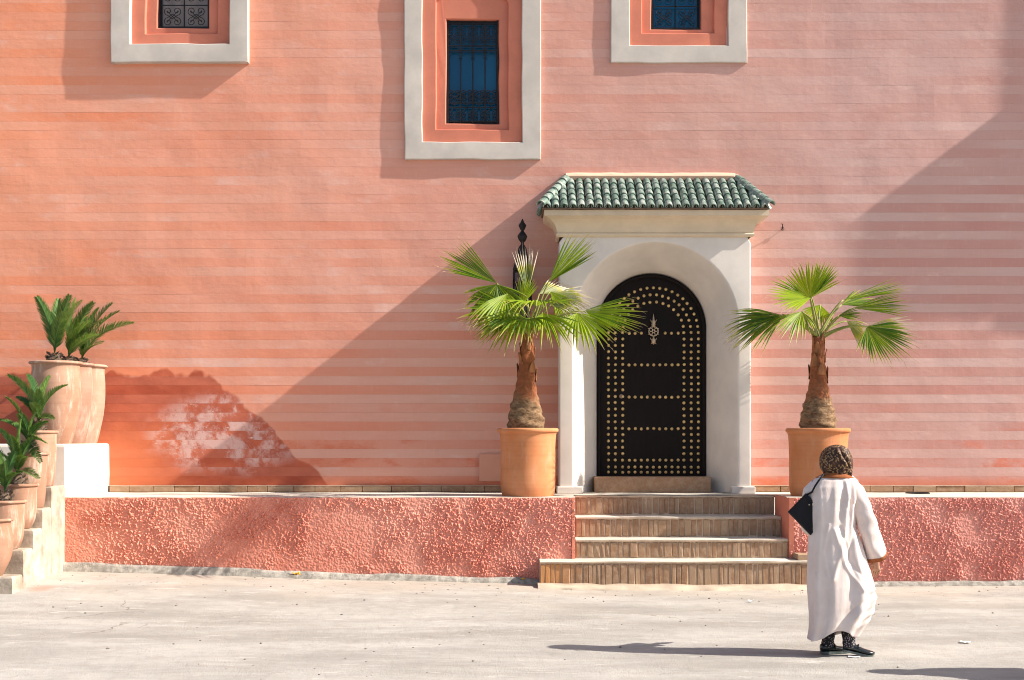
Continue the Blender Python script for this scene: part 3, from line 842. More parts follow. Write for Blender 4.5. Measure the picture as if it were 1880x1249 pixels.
def roughcast(x0_, x1_, zb_fn, name, seed, dense):
    step = 0.0055
    xs_ = np.arange(x0_, x1_ + step, step); nzr = 172
    t = np.linspace(0, 1, nzr)
    X, T = np.meshgrid(xs_, t)
    ZB = zb_fn(X); Z = ZB + (TZF - 0.004 - ZB) * T
    big = vnoise(X * 1.6 + 20, Z * 1.6 + 20, seed)
    big2 = vnoise(X * 5.5 + 20, Z * 5.5 + 70, seed + 1)
    m = np.clip((0.55 * big + 0.45 * big2 - 0.36) / 0.30 + dense, 0.0, 1)
    rot = lambda q: (X * math.cos(q) + Z * math.sin(q), -X * math.sin(q) + Z * math.cos(q))
    wx_ = 0.9 * vnoise(X * 17, Z * 17, seed + 8); (A, B), (A2, B2), (A3, B3) = rot(0.6), rot(1.15), rot(0.25)
    a1 = 0.5 * vnoise(A * 58 + 5 + wx_, B * 58 + 500, seed + 2) + 0.5 * vnoise(A2 * 74 + 5, B2 * 74 + 500 + wx_, seed + 9); a1 = np.clip(0.5 + (a1 - 0.5) * 1.4, 0, 1)
    a2 = vnoise(A3 * 128 + 5, B3 * 128 + 500, seed + 3)
    lump = np.clip((0.58 * a1 + 0.42 * a2 - 0.50) / 0.22, 0, 1) ** 0.7 * 0.0165
    ed = np.minimum(1, np.minimum(T, 1 - T) * 14)
    D = lump * m * (0.45 + 0.55 * ed) + 0.012 * (vnoise(X * 2.4 + 50, Z * 2.4, seed + 4) - .5) + 0.006 * a1
    Yv = TYF - D
    Z = Z + 0.006 * (vnoise(X * 20, Z * 20 + 40, seed + 6) - .5) * (T > 0.97)
    # return edges to the body of the wall
    Yv[-1] = TYF + 0.03; Yv[:, 0] = TYF + 0.03; Yv[:, -1] = TYF + 0.03
    a, b = X.shape; ii = np.arange(a * b).reshape(a, b)
    f_ = np.stack([ii[:-1, :-1], ii[:-1, 1:], ii[1:, 1:], ii[1:, :-1]], -1).reshape(-1, 4)
    me = bpy.data.meshes.new(name); me.from_pydata(np.stack([X, Yv, Z], -1).reshape(-1, 3).tolist(), [], f_.tolist())
    return tadd(link(name, me, M['roughcast']))
def zb_left(X): return np.interp(X, [-5.3, -2.0, 0.3, 0.8], [0.245, 0.135, 0.06, 0.05])
def zb_right(X): return np.interp(X, [3.0, 9.0], [0.03, 0.03])
roughcast(-5.20, SX0, zb_left, 'roughcast_front', 41, 0.0)
roughcast(SX1, 6.6, zb_right, 'roughcast_front', 61, 0.35)
tadd(MB().box(6.6, 9.5, TYF - 0.01, TYF + 0.2, -0.1, TZF - 0.002).build('roughcast_end', M['roughcast']))
# plain plaster cheeks of the stair opening and the core behind the front
tadd(MB().add([(SX1 + 0.0, TYF - 0.012, 0.0), (SX1 - 0.035, -0.70, 0.0), (SX1 - 0.035, -0.70, TZF - .004), (SX1, TYF - 0.012, TZF - .004), (SX1 + 0.05, TYF - 0.016, 0.0), (SX1 + 0.05, TYF - 0.016, TZF - .004)],
     [(0, 1, 2, 3), (4, 0, 3, 5)]).build('stair_cheek', M['pink']))
tadd(MB().add([(SX0, TYF - 0.012, 0.0), (SX0 + 0.03, -0.70, 0.0), (SX0 + 0.03, -0.70, TZF - .004), (SX0, TYF - 0.012, TZF - .004), (SX0 - 0.035, TYF - 0.017, 0.0), (SX0 - 0.035, TYF - 0.017, TZF - .004)],
     [(0, 3, 2, 1), (0, 4, 5, 3)]).build('stair_cheek', M['pink']))
# cement foot along the base of the front
def foot(x0_, x1_, h0, h1, name, out=0.035):
    ls = []
    nq = int((x1_ - x0_) / 0.05)
    for q in range(nq + 1):
        xx = x0_ + (x1_ - x0_) * q / nq; g0 = gz(xx, TYF) - 0.03
        h = h0 + (h1 - h0) * q / nq + 0.018 * (nz(xx * 3, 1, 15) - .5); o_ = out + 0.022 * (nz(xx * 4, 5, 16) - .5)
        j = lambda s_: 0.010 * (nz(xx * 13, s_, 17) - .5)
        ls.append([(xx, TYF - o_ - 0.045 + j(1), g0), (xx, TYF - o_ - 0.03 + j(2), g0 + 0.04), (xx, TYF - o_ - 0.012 + j(3), g0 + 0.03 + h * .7), (xx, TYF - o_ + 0.004, g0 + 0.03 + h), (xx, TYF + 0.05, g0 + 0.035 + h)])
    return tadd(MB().loft(ls, close=False).build(name, M['base'], None, fix=True, smooth=True))
foot(-5.2, 0.42, 0.10, 0.055, 'cement_foot')
foot(3.3, 9.0, 0.05, 0.04, 'cement_foot', 0.05)

# ================================================================== BRICK STAIRS
stairs = empty('brick_stairs', (1.9, TYF, 0), 'four broad brick steps with pale treads leading up to the black door', 'stairs')
def sadd(o, loc=None):
    o.parent = stairs; o.matrix_parent_inverse = Matrix.Translation((-1.9, -TYF, 0)); return o
STEPS = [(0.305, 3.29, -1.61, -0.06, 0.300), (SX0 + 0.005, 3.085, -1.30, 0.30, 0.512), (SX0 + 0.022, 3.065, -1.00, 0.512, 0.747), (SX0 + 0.03, 3.05, -0.70, 0.747, 0.981)]
bricks = [bevel_box_mesh('brick', 1, 0.10, 1, 0.05, 1, 0.02) for _ in range(6)]
# bevel is done on unit boxes: use proportionate ones instead
bricks = []
for q in range(6):
    bricks.append(bevel_box_mesh('brick', 0.066, 0.10, 0.18, 0.006, 1, 0.004))
for si, (x0_, x1_, yf, zb_, zt_) in enumerate(STEPS):
    back = yf + 0.34 if si < 3 else yf + 0.12
    # core and tread
    mb = MB(); nq = 40; ls = []
    for q in range(nq + 1):
        xx = x0_ + (x1_ - x0_) * q / nq
        j = 0.012 * (nz(xx * 3.3, si * 5, 18) - .5); j2 = 0.012 * (nz(xx * 5, si * 7 + 3, 19) - .5)
        ls.append([(xx, yf + 0.0165 + j2 * .25, zb_ - 0.05), (xx, yf + 0.0165 + j2 * .25, zt_ - 0.03 + j * .5), (xx, yf - 0.004 + j2, zt_ - 0.022 + j * .5), (xx, yf - 0.004 + j2, zt_ - 0.006 + j), (xx, yf + 0.012 + j2, zt_ + j), (xx, back, zt_ + j * .5), (xx, back, zb_ - 0.05)])
    o = sadd(mb.loft(ls, close=True, cap0=True, cap1=True).build('tread', M['step_mortar'], None, fix=True))
    o.data.materials.append(M['terrace'])                 # the walked-on top is a paler cement screed
    for p_ in o.data.polygons:
        if p_.normal.z > 0.6: p_.material_index = 1
    xx = x0_ + 0.006
    while xx < x1_ - 0.03:
        w = random.choice((0.045, 0.050, 0.055, 0.062, 0.07, 0.08, 0.095)) * random.uniform(0.93, 1.07)
        if xx + w > x1_ - 0.02: w = x1_ - xx - 0.004
        H = zt_ - zb_ - 0.045
        o = link('brick', random.choice(bricks), M['brick'])
        o.location = (xx + w / 2, yf + 0.059 + random.uniform(-0.004, 0.003), zb_ + 0.012 + H / 2 + random.uniform(-.003, .003))
        o.scale = ((w - random.uniform(0.004, 0.009)) / 0.066, 1, H / 0.18 * random.uniform(0.96, 1.0))
        o.rotation_euler = (0, random.uniform(-.018, .018), random.uniform(-.03, .03))
        sadd(o); xx += w
# flat bricks on the right end of the first step
for q, (xa, xb) in enumerate(((3.10, 3.29),)):
    o = sadd(link('brick', bevel_box_mesh('brick', xb - xa, 0.26, 0.06, 0.006, 1, 0.003), M['brick'])); o.location = ((xa + xb) / 2 + 0.03, -1.44, 0.335)
# mortar kerb at the foot of the stairs
ls = []
for q in range(61):
    xx = 0.28 + 3.2 * q / 60; g0 = gz(xx, -1.7) - 0.05
    j = lambda s_, a_: a_ * (nz(xx * 5, s_, 25) - .5)
    ls.append([(xx, -1.84 + j(1, .10), g0), (xx, -1.80 + j(2, .09), g0 + 0.055 + j(3, .02)), (xx, -1.72 + j(4, .05), g0 + 0.085 + j(5, .03)), (xx, -1.58, g0 + 0.10 + j(6, .02)), (xx, -1.55, g0)])
sadd(MB().loft(ls, close=False).build('mortar_kerb', M['mortar'], None, fix=True, smooth=True))

# ================================================================== SIDE STAIR AND PEDESTAL (left)
ped = MB()
ls = []
for zz, o_ in ((0.4, 0.0), (0.99, 0.0), (1.2, 0.004), (1.54, 0.0), (1.565, -0.008), (1.575, -0.022)):
    l = []
    for (xa, ya) in ((-6.6, 0.04), (-6.6, -1.295), (-5.0, -1.295), (-4.893, 0.04)):
        l.append((xa + (o_ if xa > -6 else 0), ya - (o_ if ya < -1 else 0), zz + (0.002 if zz > 1.5 else 0)))
    ls.append(l)
ped.loft(ls, True, False, True)
tag(ped.build('plant_pedestal', M['white'], fix=True), 'whitewashed block carrying the three tall jars against the house', 'pedestal')

side = empty('side_stairs', (-5.4, -2.1, 0), 'pale lime plastered stairs at the left edge stepping up past the potted cycads', 'stairs')
SS = [(-2.86, 0.255), (-2.56, 0.500), (-2.28, 0.690), (-2.01, 0.895), (-1.74, 1.120)]
for i, (yf, zt_) in enumerate(SS):
    yb = SS[i + 1][0] if i < 4 else -1.30
    xr = -4.985
    ls = []
    for (zz, ins) in ((-0.1, 0.0), (zt_ - 0.045, 0.0), (zt_ - 0.014, 0.005), (zt_ - 0.003, 0.016), (zt_, 0.035)):
        l = []
        for q in range(7): l.append((-6.7 + (xr - ins + 6.7) * q / 6, yf + ins + 0.012 * (nz(q * 2.0 + i * 3, zz * 6, 33) - .5), zz + 0.012 * (nz(q * 1.7 + i, 3, 34) - .5) * (zz > 0)))
        for q in range(1, 6): l.append((xr - ins + 0.014 * (nz(q * 2.0 + i * 5, zz * 5, 35) - .5), yf + ins + (yb - yf - ins) * q / 5, zz))
        l.append((-6.7, yb, zz)); ls.append(l)
    o = MB().loft(ls, True, False, True).build('step', M['lime_stain'], None, fix=True)
    o.parent = side; o.matrix_parent_inverse = Matrix.Translation((5.4, 2.1, 0))

# ================================================================== POTS
def pot(name, loc, prof, mat, label, cat, group=None, soil=0.06, seed=1, n=56):
    root = empty(name, loc, label, cat, group)
    H = prof[-1][1]
    R = prof[-1][0]
    full = list(prof) + [(R - 0.012, H + 0.004), (R - 0.035, H - 0.004), (R - 0.045, H - 0.03), (R - 0.05, H - soil - 0.03)]
    # smooth the profile
    b_ = MB().loft(lathe_loops([(prof[0][0] * 0.3, 0.002)] + full, n, 0, 0, 0.025, seed), True, True, False).build('vessel', mat, root, smooth=True, fix=True)
    ls = lathe_loops([(R - 0.048, H - soil), (R * 0.5, H - soil + 0.018), (0.03, H - soil + 0.025)], 24, 0, 0, 0.0)
    MB().loft(ls, True, False, True).build('soil', M['soil'], root, smooth=True)
    return root
def smooth_prof(pts, n=30):
    zs_ = np.array([p[1] for p in pts]); rs_ = np.array([p[0] for p in pts])
    # Catmull-Rom through the points
    out = []
    for i in range(len(pts) - 1):
        p0 = pts[max(i - 1, 0)]; p1 = pts[i]; p2 = pts[i + 1]; p3 = pts[min(i + 2, len(pts) - 1)]
        for q in range(6):
            t = q / 6
            f_ = lambda a, b, c, d: 0.5 * (2*b + (c - a)*t + (2*a - 5*b + 4*c - d)*t*t + (3*b - a - 3*c + d)*t**3)
            out.append((f_(p0[0], p1[0], p2[0], p3[0]), f_(p0[1], p1[1], p2[1], p3[1])))
    out.append(pts[-1]); return out
def rimmed(pts, rim, rh=0.035):
    R, H = pts[-1]
    return smooth_prof(pts) + [(R + rim * .7, H + 0.003), (R + rim, H + rh * .35), (R + rim, H + rh * .7), (R + rim * .6, H + rh)]
palm_prof = rimmed([(0.295, 0.0), (0.303, 0.04), (0.312, 0.12), (0.314, 0.32), (0.313, 0.55), (0.322, 0.68), (0.335, 0.722)], 0.018, 0.045)
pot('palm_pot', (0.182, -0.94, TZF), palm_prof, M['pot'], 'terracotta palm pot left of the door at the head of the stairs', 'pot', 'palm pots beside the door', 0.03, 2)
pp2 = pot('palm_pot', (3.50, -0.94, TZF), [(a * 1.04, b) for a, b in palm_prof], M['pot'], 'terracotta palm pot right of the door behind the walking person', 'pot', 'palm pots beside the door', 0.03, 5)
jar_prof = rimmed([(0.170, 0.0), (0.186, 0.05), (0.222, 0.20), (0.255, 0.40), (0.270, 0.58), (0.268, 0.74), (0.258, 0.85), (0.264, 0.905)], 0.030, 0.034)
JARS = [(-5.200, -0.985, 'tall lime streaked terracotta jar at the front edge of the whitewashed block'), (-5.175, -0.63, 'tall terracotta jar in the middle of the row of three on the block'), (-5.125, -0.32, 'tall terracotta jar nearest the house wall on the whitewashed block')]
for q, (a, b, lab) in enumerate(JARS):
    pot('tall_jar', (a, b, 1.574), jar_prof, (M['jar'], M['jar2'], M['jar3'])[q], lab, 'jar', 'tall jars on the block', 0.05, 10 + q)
SMALL = [ # x, y, z, height, rim radius, bulge
    (-5.255, -2.70, 0.256, 0.575, 0.215, 'belly', 'round bellied terracotta pot on the lowest side step'),
    (-5.225, -2.42, 0.501, 0.500, 0.215, 'cup', 'ribbed terracotta pot on the second side step'),
    (-5.200, -2.14, 0.692, 0.470, 0.215, 'cup', 'dark rimmed ribbed terracotta pot on the third side step'),
    (-5.185, -1.87, 0.897, 0.590, 0.215, 'straight', 'weathered terracotta pot on the fourth side step'),
    (-5.170, -1.62, 1.122, 0.600, 0.210, 'straight', 'terracotta pot on the top side step in front of the tall jars')]
for q, (a, b, c, h, r_, sh_, lab) in enumerate(SMALL):
    if sh_ == 'belly': pr = [(0.11, 0), (0.125, 0.03), (0.185, 0.17), (0.212, 0.32), (0.200, 0.45), (0.185, 0.51), (0.190, h - 0.03)]
    elif sh_ == 'cup': pr = [(0.125, 0), (0.14, 0.02), (0.175, 0.10), (0.190, 0.22), (0.194, 0.35), (0.195, h - 0.03)]
    else: pr = [(0.150, 0), (0.158, 0.03), (0.175, 0.15), (0.186, 0.32), (0.192, h - 0.08), (0.194, h - 0.03)]
    pot('cycad_pot', (a, b, c), rimmed(pr, r_ - pr[-1][0], 0.03), M['jar'], lab, 'pot', 'pots on the side stairs', 0.05, 20 + q)

# ================================================================== FAN PALMS
def fan_frond(root, name, base, hub, direc, spread, length, facing, nseg=30, mat='fan', droop=0.25, lop=1.0, split=0.5, seed=0):
    """palmate leaf: petiole base->hub, blade segments round direc in the plane whose normal is facing"""
    rnd = random.Random(seed)
    base = Vector(base); hub = Vector(hub); dv = Vector(direc).normalized(); fv = Vector(facing)
    fv = (fv - dv * fv.dot(dv)).normalized(); sv = dv.cross(fv).normalized()
    mb = MB()
    def pt(th, r, lift):
        return hub + (dv * math.cos(th) + sv * math.sin(th)) * r + fv * lift
    half = spread / 2
    for i in range(nseg):
        u = (i + 0.5) / nseg * 2 - 1
        th = u * half + rnd.uniform(-.012, .012)
        ln = length * (1 - (1 - 0.68 * lop) * abs(u) ** 1.6 * 0.75) * rnd.uniform(0.90, 1.06)
        dth = spread / nseg * 0.52
        dr = droop * rnd.uniform(0.4, 1.7) * ln
        cup = 0.10 * length * (u * u)                # blade is dished
        vs_ = []; tt = []
        twist = rnd.uniform(-.6, .6); fork = rnd.uniform(-.05, .05)
        for (f_, wf) in ((0.0, 0.0), (0.25, 1.0), (0.5, 1.0), (0.68, 0.72), (0.84, 0.40), (1.0, 0.05)):
            r = ln * f_
            hw = min(r, length * split) * math.tan(dth) * (wf if f_ > 0.5 else 1.0)
            fold = hw * 0.9
            c = pt(th + fork * max(0, f_ - .5), r, cup * f_) - Vector((0, 0, dr * max(0, f_ - 0.35) ** 2 * 1.7))
            tang = (-dv * math.sin(th) + sv * math.cos(th))
            tw = twist * max(0, f_ - .5)
            tg = tang * math.cos(tw) + fv * math.sin(tw)
            vs_ += [c - tg * hw - fv * fold * 0.5, c + fv * fold * 0.5, c + tg * hw - fv * fold * 0.5]; tt += [max(f_, .001)] * 3
        fs_ = []
        for q in range(5):
            a = q * 3
            fs_ += [(a, a+1, a+4, a+3), (a+1, a+2, a+5, a+4)]
        mb.add(vs_, fs_, tt, rnd.random())
        if rnd.random() < 0.25:                      # loose thread at the tip
            c = Vector(vs_[-2]); d_ = (c - Vector(vs_[-5])).normalized()
            e_ = c + d_ * 0.07 * rnd.uniform(.5, 1.3) + Vector((rnd.uniform(-.02, .02), rnd.uniform(-.02, .02), -0.03 * rnd.random()))
            mb.tube([c, (c + e_) / 2 + Vector((0, 0, .006)), e_], [0.0022, 0.0016, 0.0008], 3, False, [1.25, 1.25, 1.25])
    o = mb.build(name, M[mat], None, smooth=False)
    o.parent = root; o.matrix_parent_inverse = Matrix.Translation(-Vector(root.location))
    mid = base * 0.45 + hub * 0.55 + Vector((0, 0, 0.10 * (hub - base).length + 0.25 * abs(hub.x - base.x) * 0.5))
    pts = []
    for q in range(9):
        t = q / 8
        pts.append(base * (1 - t) ** 2 + mid * 2 * t * (1 - t) + hub * t * t)
    pe = MB().tube(pts, [0.019, 0.016, 0.014, 0.013, 0.012, 0.011, 0.010, 0.009, 0.008], 6).build('petiole', M['petiole'], None, smooth=True)
    pe.parent = o; pe.matrix_parent_inverse = (o.matrix_parent_inverse.inverted() if False else Matrix.Translation(-Vector((0, 0, 0))))
    return o

def palm(name, cx, cy, zb_, ztop, lean, seed, fronds, label, bulge=0.21, waist=0.075):
    rnd = random.Random(seed)
    root = empty(name, (cx, cy, zb_), label, 'palm', 'fan palms beside the door')
    H = ztop - zb_
    prof = [(0.0, 0.92), (0.08, 1.0), (0.17, 0.95), (0.27, 0.82), (0.38, 0.66), (0.50, 0.53), (0.62, 0.45), (0.80, 0.36), (1.0, 0.29)]
    ls = []; n_ = 28; rows = 46
    for q in range(rows + 1):
        t = q / rows
        r = bulge * float(np.interp(t, [p[0] for p in prof], [p[1] for p in prof]))
        r *= 1 + 0.015 * math.sin(q * 2.05) + (0.025 if q % 7 == 0 else 0)
        l = []
        for k_ in range(n_):
            a = 2 * math.pi * k_ / n_
            w = 1 + 0.13 * (nz(4 + 1.6 * math.cos(a) + t * 5, 4 + 1.6 * math.sin(a) + seed, 51) - .5) + 0.05 * math.sin(3 * a + q * 1.3)
            l.append((lean * t + r * w * math.cos(a), r * w * math.sin(a), -0.04 + (H + 0.04) * t))
        ls.append(l)
    MB().loft(ls, True, False, True).build('trunk', M['trunk'], root, smooth=True, fix=True)
    # broad dry leaf bases wrapped round the upper trunk
    for q in range(11):
        a = q * 2.4 + rnd.random(); t0 = 0.50 + 0.045 * q
        r0 = bulge * float(np.interp(t0, [p[0] for p in prof], [p[1] for p in prof])) + 0.004
        mb = MB(); ls = []
        hh = rnd.uniform(0.12, 0.20)
        for s_ in range(6):
            u = s_ / 5; w = (0.62 - 0.42 * u) ; rr = r0 * (1.03 - 0.15 * u) + 0.022 * u * u
            l = []
            for k_ in range(5):
                aa = a + (k_ / 4 - .5) * 2 * w
                l.append((lean * t0 + rr * math.cos(aa), rr * math.sin(aa), H * t0 + hh * u * (1 - 0.25 * abs(k_ / 4 - .5))))
            ls.append(l)
        o = mb.loft(ls, close=False).build('leaf_base', M['husk'], root, smooth=True)
        o.modifiers.new('thick', 'SOLIDIFY').thickness = 0.006
    top = Vector((cx + lean, cy, ztop - 0.03))
    for q, (hpx, hpy, hy, tpx, tpy, ty, spread, nseg, mt, dr, lop) in enumerate(fronds):
        hub = P(hpx, hpy, cy + hy); tip = P(tpx, tpy, cy + hy + ty)
        dv = tip - hub; ln = dv.length * 1.07; nseg = int(nseg * 0.85); dr *= 0.65
        fac = Vector((0.15 * (q % 3 - 1), -1, 0.75)) if abs(ty) < 0.30 else Vector((0, -0.3 if ty < 0 else -1.0, 1))
        fan_frond(root, 'frond', top + Vector(((q % 3 - 1) * 0.02, (q % 2 - .5) * 0.03, 0)), hub, dv, math.radians(spread), ln, fac, nseg, mt, dr, lop, 0.82 if spread < 60 else 0.60, seed * 31 + q)
    return root
# hub px, py, depth offset; tip px, py, depth offset; spread; segments; material; droop; outer-segment length
LEFT = [(912, 520, -0.10, 818, 462, -0.10, 52, 22, 'fan', 0.05, 1.25),
        (912, 522, -0.12, 905, 600, -0.15, 150, 18, 'fan', 0.20, 0.9),
        (1008, 518, 0.00, 1080, 440, 0.05, 46, 20, 'fan', 0.04, 1.25),
        (950, 572, -0.20, 848, 575, -0.25, 95, 26, 'fan', 0.25, 1.0),
        (952, 575, -0.25, 908, 628, -0.45, 95, 20, 'fan', 0.35, 1.0),
        (968, 545, 0.12, 962, 455, 0.30, 30, 12, 'fan_dry', 0.04, 1.1),
        (985, 562, -0.45, 990, 540, -0.72, 110, 26, 'fan', 0.42, 0.95),
        (972, 585, -0.40, 940, 590, -0.80, 100, 24, 'fan', 0.45, 0.95),
        (1010, 535, 0.05, 1062, 592, -0.10, 70, 20, 'fan', 0.20, 1.0),
        (1020, 540, 0.15, 1092, 548, 0.10, 60, 16, 'fan_dry', 0.30, 1.0),
        (1070, 572, -0.15, 1180, 582, -0.15, 62, 26, 'fan', 0.10, 1.05),
        (1060, 575, -0.20, 1095, 628, -0.35, 130, 20, 'fan', 0.35, 1.0),
        (942, 556, 0.10, 868, 598, 0.10, 80, 20, 'fan', 0.3, 1.0), (996, 575, -0.30, 1032, 618, -0.50, 90, 20, 'fan', 0.4, 1.0), (990, 540, 0.2, 1048, 522, 0.3, 66, 16, 'fan_dry', 0.1, 1.0),
        (930, 540, -0.30, 905, 592, -0.50, 80, 18, 'fan', 0.35, 1.0), (958, 560, -0.05, 972, 505, -0.1, 60, 16, 'fan', 0.1, 1.0), (1012, 560, -0.1, 1070, 555, -0.2, 70, 18, 'fan_dry', 0.3, 1.0)]
palm('fan_palm', 0.150, -0.94, 1.735, 2.84, 0.03, 3, LEFT, 'fan palm with swollen trunk potted left of the door before the lantern')
RIGHT = [(1487, 548, -0.15, 1478, 478, -0.22, 150, 30, 'fan', 0.08, 1.05),
         (1488, 548, -0.20, 1412, 542, -0.28, 70, 18, 'fan', 0.12, 1.1),
         (1490, 545, -0.15, 1526, 484, -0.10, 40, 12, 'fan', 0.03, 1.2),
         (1548, 551, 0.05, 1662, 526, 0.10, 20, 14, 'fan', 0.02, 1.2),
         (1566, 566, -0.10, 1668, 558, -0.10, 44, 20, 'fan', 0.10, 1.1),
         (1592, 600, -0.20, 1660, 655, -0.25, 135, 34, 'fan', 0.14, 1.0),
         (1590, 600, -0.12, 1688, 612, -0.05, 60, 20, 'fan_dry', 0.14, 1.0),
         (1438, 580, -0.15, 1338, 610, -0.20, 74, 28, 'fan', 0.30, 1.05),
         (1436, 578, -0.12, 1345, 592, -0.10, 46, 14, 'fan_dry', 0.28, 1.0),
         (1506, 560, 0.18, 1500, 600, 0.25, 120, 18, 'fan', 0.10, 0.9),
         (1545, 560, 0.15, 1605, 546, 0.25, 56, 16, 'fan', 0.1, 1.0), (1472, 572, -0.20, 1445, 612, -0.35, 90, 18, 'fan', 0.35, 1.0), (1555, 590, 0.10, 1600, 628, 0.10, 80, 16, 'fan_dry', 0.3, 1.0), (1436, 582, -0.05, 1336, 612, 0.0, 50, 14, 'fan_dry', 0.25, 1.0), (1540, 580, -0.1, 1585, 575, -0.15, 70, 14, 'fan', 0.2, 1.0)]
palm('fan_palm', 3.495, -0.94, 1.735, 2.80, 0.01, 8, RIGHT, 'fan palm with swollen trunk potted right of the door above the walking person', 0.205)

# ================================================================== CYCADS
def cycad(name, loc, fronds, label, seed, group, stem=0.07):
    rnd = random.Random(seed)
    root = empty(name, loc, label, 'cycad', group)
    b = Vector(loc)
    ls = []
    for q in range(10):
        t = q / 9; r = stem * (0.9 + 0.25 * math.sin(math.pi * min(1, t * 1.15)) - 0.65 * max(0, t - .6))
        ls.append([(r * (1 + .25 * (rnd.random() - .5)) * math.cos(2*math.pi*k_/16), r * (1 + .25 * (rnd.random() - .5)) * math.sin(2*math.pi*k_/16), -0.03 + t * stem * 2.0) for k_ in range(16)])
    mb = MB().loft(ls, True, False, True)
    for q in range(60):                                   # stubs of old leaves
        a = q * 2.4; t = (q % 20) / 20
        r = stem * 1.05 * (1 - 0.5 * max(0, t - .5)); zz = t * stem * 1.9
        mb.tube([(r * .7 * math.cos(a), r * .7 * math.sin(a), zz), (r * 1.28 * math.cos(a), r * 1.28 * math.sin(a), zz + 0.022)], [0.011, 0.004], 4)
    mb.build('stem', M['caudex'], root)
    top = Vector((0, 0, stem * 1.8))
    for q, (tx, ty, tz, arch) in enumerate(fronds):
        tip = Vector((tx, ty, tz)) - b if False else Vector((tx, ty, tz))
        ctrl = top * 0.45 + tip * 0.55 + Vector((-tip.x * 0.32, -tip.y * 0.32, arch))
        mb = MB(); N = 40; pts = []
        for k_ in range(N + 1):
            t = k_ / N
            pts.append(top * (1-t)**2 + ctrl * 2*t*(1-t) + tip * t*t)
        mb.tube(pts[::3], [0.007 - 0.0055 * k_ / 10 for k_ in range(len(pts[::3]))], 5, True, [0.2] * len(pts[::3]))
        L_ = (tip - top).length
        for k_ in range(4, N):
            for sub in (0.0, 0.5):
                t = (k_ + sub) / N
                p = pts[k_].lerp(pts[k_ + 1], sub); d = (pts[k_ + 1] - pts[k_]).normalized()
                sdv = d.cross(Vector((0, 0, 1)))
                if sdv.length < 0.05: sdv = Vector((0.3, 1, 0))
                sdv.normalize()
                # turn the leaf plane a little per frond
                nv = sdv.cross(d).normalized()
                rot = (rnd.random() - .5) * 0.12 + (q * 1.7 % 2.2 - 1.1) * 0.7
                s2 = sdv * math.cos(rot) + nv * math.sin(rot); n2 = s2.cross(d).normalized()
                ll = L_ * 0.20 * math.sin(math.pi * min(1, 0.12 + 0.86 * t) ** 0.8) ** 0.7 + 0.015
                for s_ in (-1, 1):
                    dr = (d * rnd.uniform(.8, 1.0) + s2 * s_ * 0.66 + n2 * rnd.uniform(.15, .4)).normalized()
                    e_ = p + dr * ll * rnd.uniform(.9, 1.08)
                    wv = d.cross(dr).cross(dr).normalized() * 0.0046
                    m1 = p + dr * ll * .45 + n2 * 0.005
                    mb.add([p - wv * .6, p + wv * .6, m1 + wv, e_, m1 - wv], [(0, 1, 2, 4), (4, 2, 3)], [0.1, 0.1, 0.4, 0.8, 0.4], rnd.random())
        mb.build('frond', M['cycad'], root)
    return root
def rel(px, py, y, b): return tuple(P(px, py, y) - Vector(b))
GJ = 'cycads growing in the tall jars'; GS = 'cycads growing in the side stair pots'
b = (-5.215, -0.985, 2.455)
cycad('cycad', b, [(*rel(67, 546, -1.2, b), .06), (*rel(128, 543, -1.2, b), .03), (*rel(108, 550, -.8, b), .05), (*rel(152, 552, -1.5, b), .05), (*rel(92, 575, -1.0, b), .04), (*rel(118, 575, -1.5, b), .05)], 'sparse upright cycad in the front tall jar', 1, GJ, 0.085)
b = (-5.175, -0.63, 2.46)
cycad('cycad', b, [(*rel(139, 548, -.7, b), .04), (*rel(172, 556, -.8, b), .05), (*rel(166, 590, -1.1, b), .05), (*rel(118, 590, -.6, b), .06), (*rel(190, 588, -1.0, b), .06), (*rel(140, 585, -.9, b), .05), (*rel(182, 615, -1.1, b), .06)], 'full cycad in the middle tall jar', 2, GJ, 0.07)
b = (-5.125, -0.32, 2.46)
cycad('cycad', b, [(*rel(207, 558, -.35, b), .06), (*rel(246, 594, -.4, b), .14), (*rel(220, 572, -.2, b), .08), (*rel(182, 566, -.5, b), .05), (*rel(190, 630, -.8, b), .06), (*rel(160, 585, -.2, b), .04)], 'arching cycad in the tall jar nearest the house wall', 3, GJ, 0.07)
b = (-5.170, -1.62, 1.69)
cycad('cycad', b, [(*rel(14, 690, -1.7, b), .08), (*rel(92, 692, -1.6, b), .05), (*rel(124, 708, -1.7, b), .10), (*rel(50, 688, -1.4, b), .05), (*rel(100, 770, -1.9, b), .07), (*rel(30, 730, -1.5, b), .06), (*rel(70, 715, -1.9, b), .06), (*rel(58, 740, -2.0, b), .06)], 'cycad in the pot on the top side step', 4, GS, 0.075)
b = (-5.185, -1.87, 1.46)
cycad('cycad', b, [(*rel(70, 755, -2.0, b), .05), (*rel(88, 775, -2.0, b), .05), (*rel(10, 730, -2.0, b), .08), (*rel(34, 760, -2.2, b), .06), (*rel(76, 850, -2.3, b), .10), (*rel(85, 815, -2.2, b), .09), (*rel(-10, 770, -1.8, b), .06)], 'cycad in the pot on the fourth side step', 5, GS, 0.075)
b = (-5.200, -2.14, 1.13)
cycad('cycad', b, [(*rel(0, 790, -2.2, b), .06), (*rel(40, 770, -2.1, b), .05), (*rel(60, 805, -2.3, b), .06), (*rel(72, 880, -2.5, b), .10), (*rel(-20, 830, -2.0, b), .06), (*rel(20, 800, -2.5, b), .06), (*rel(48, 840, -2.5, b), .08)], 'cycad in the pot on the third side step', 6, GS, 0.075)
b = (-5.225, -2.42, 0.97)
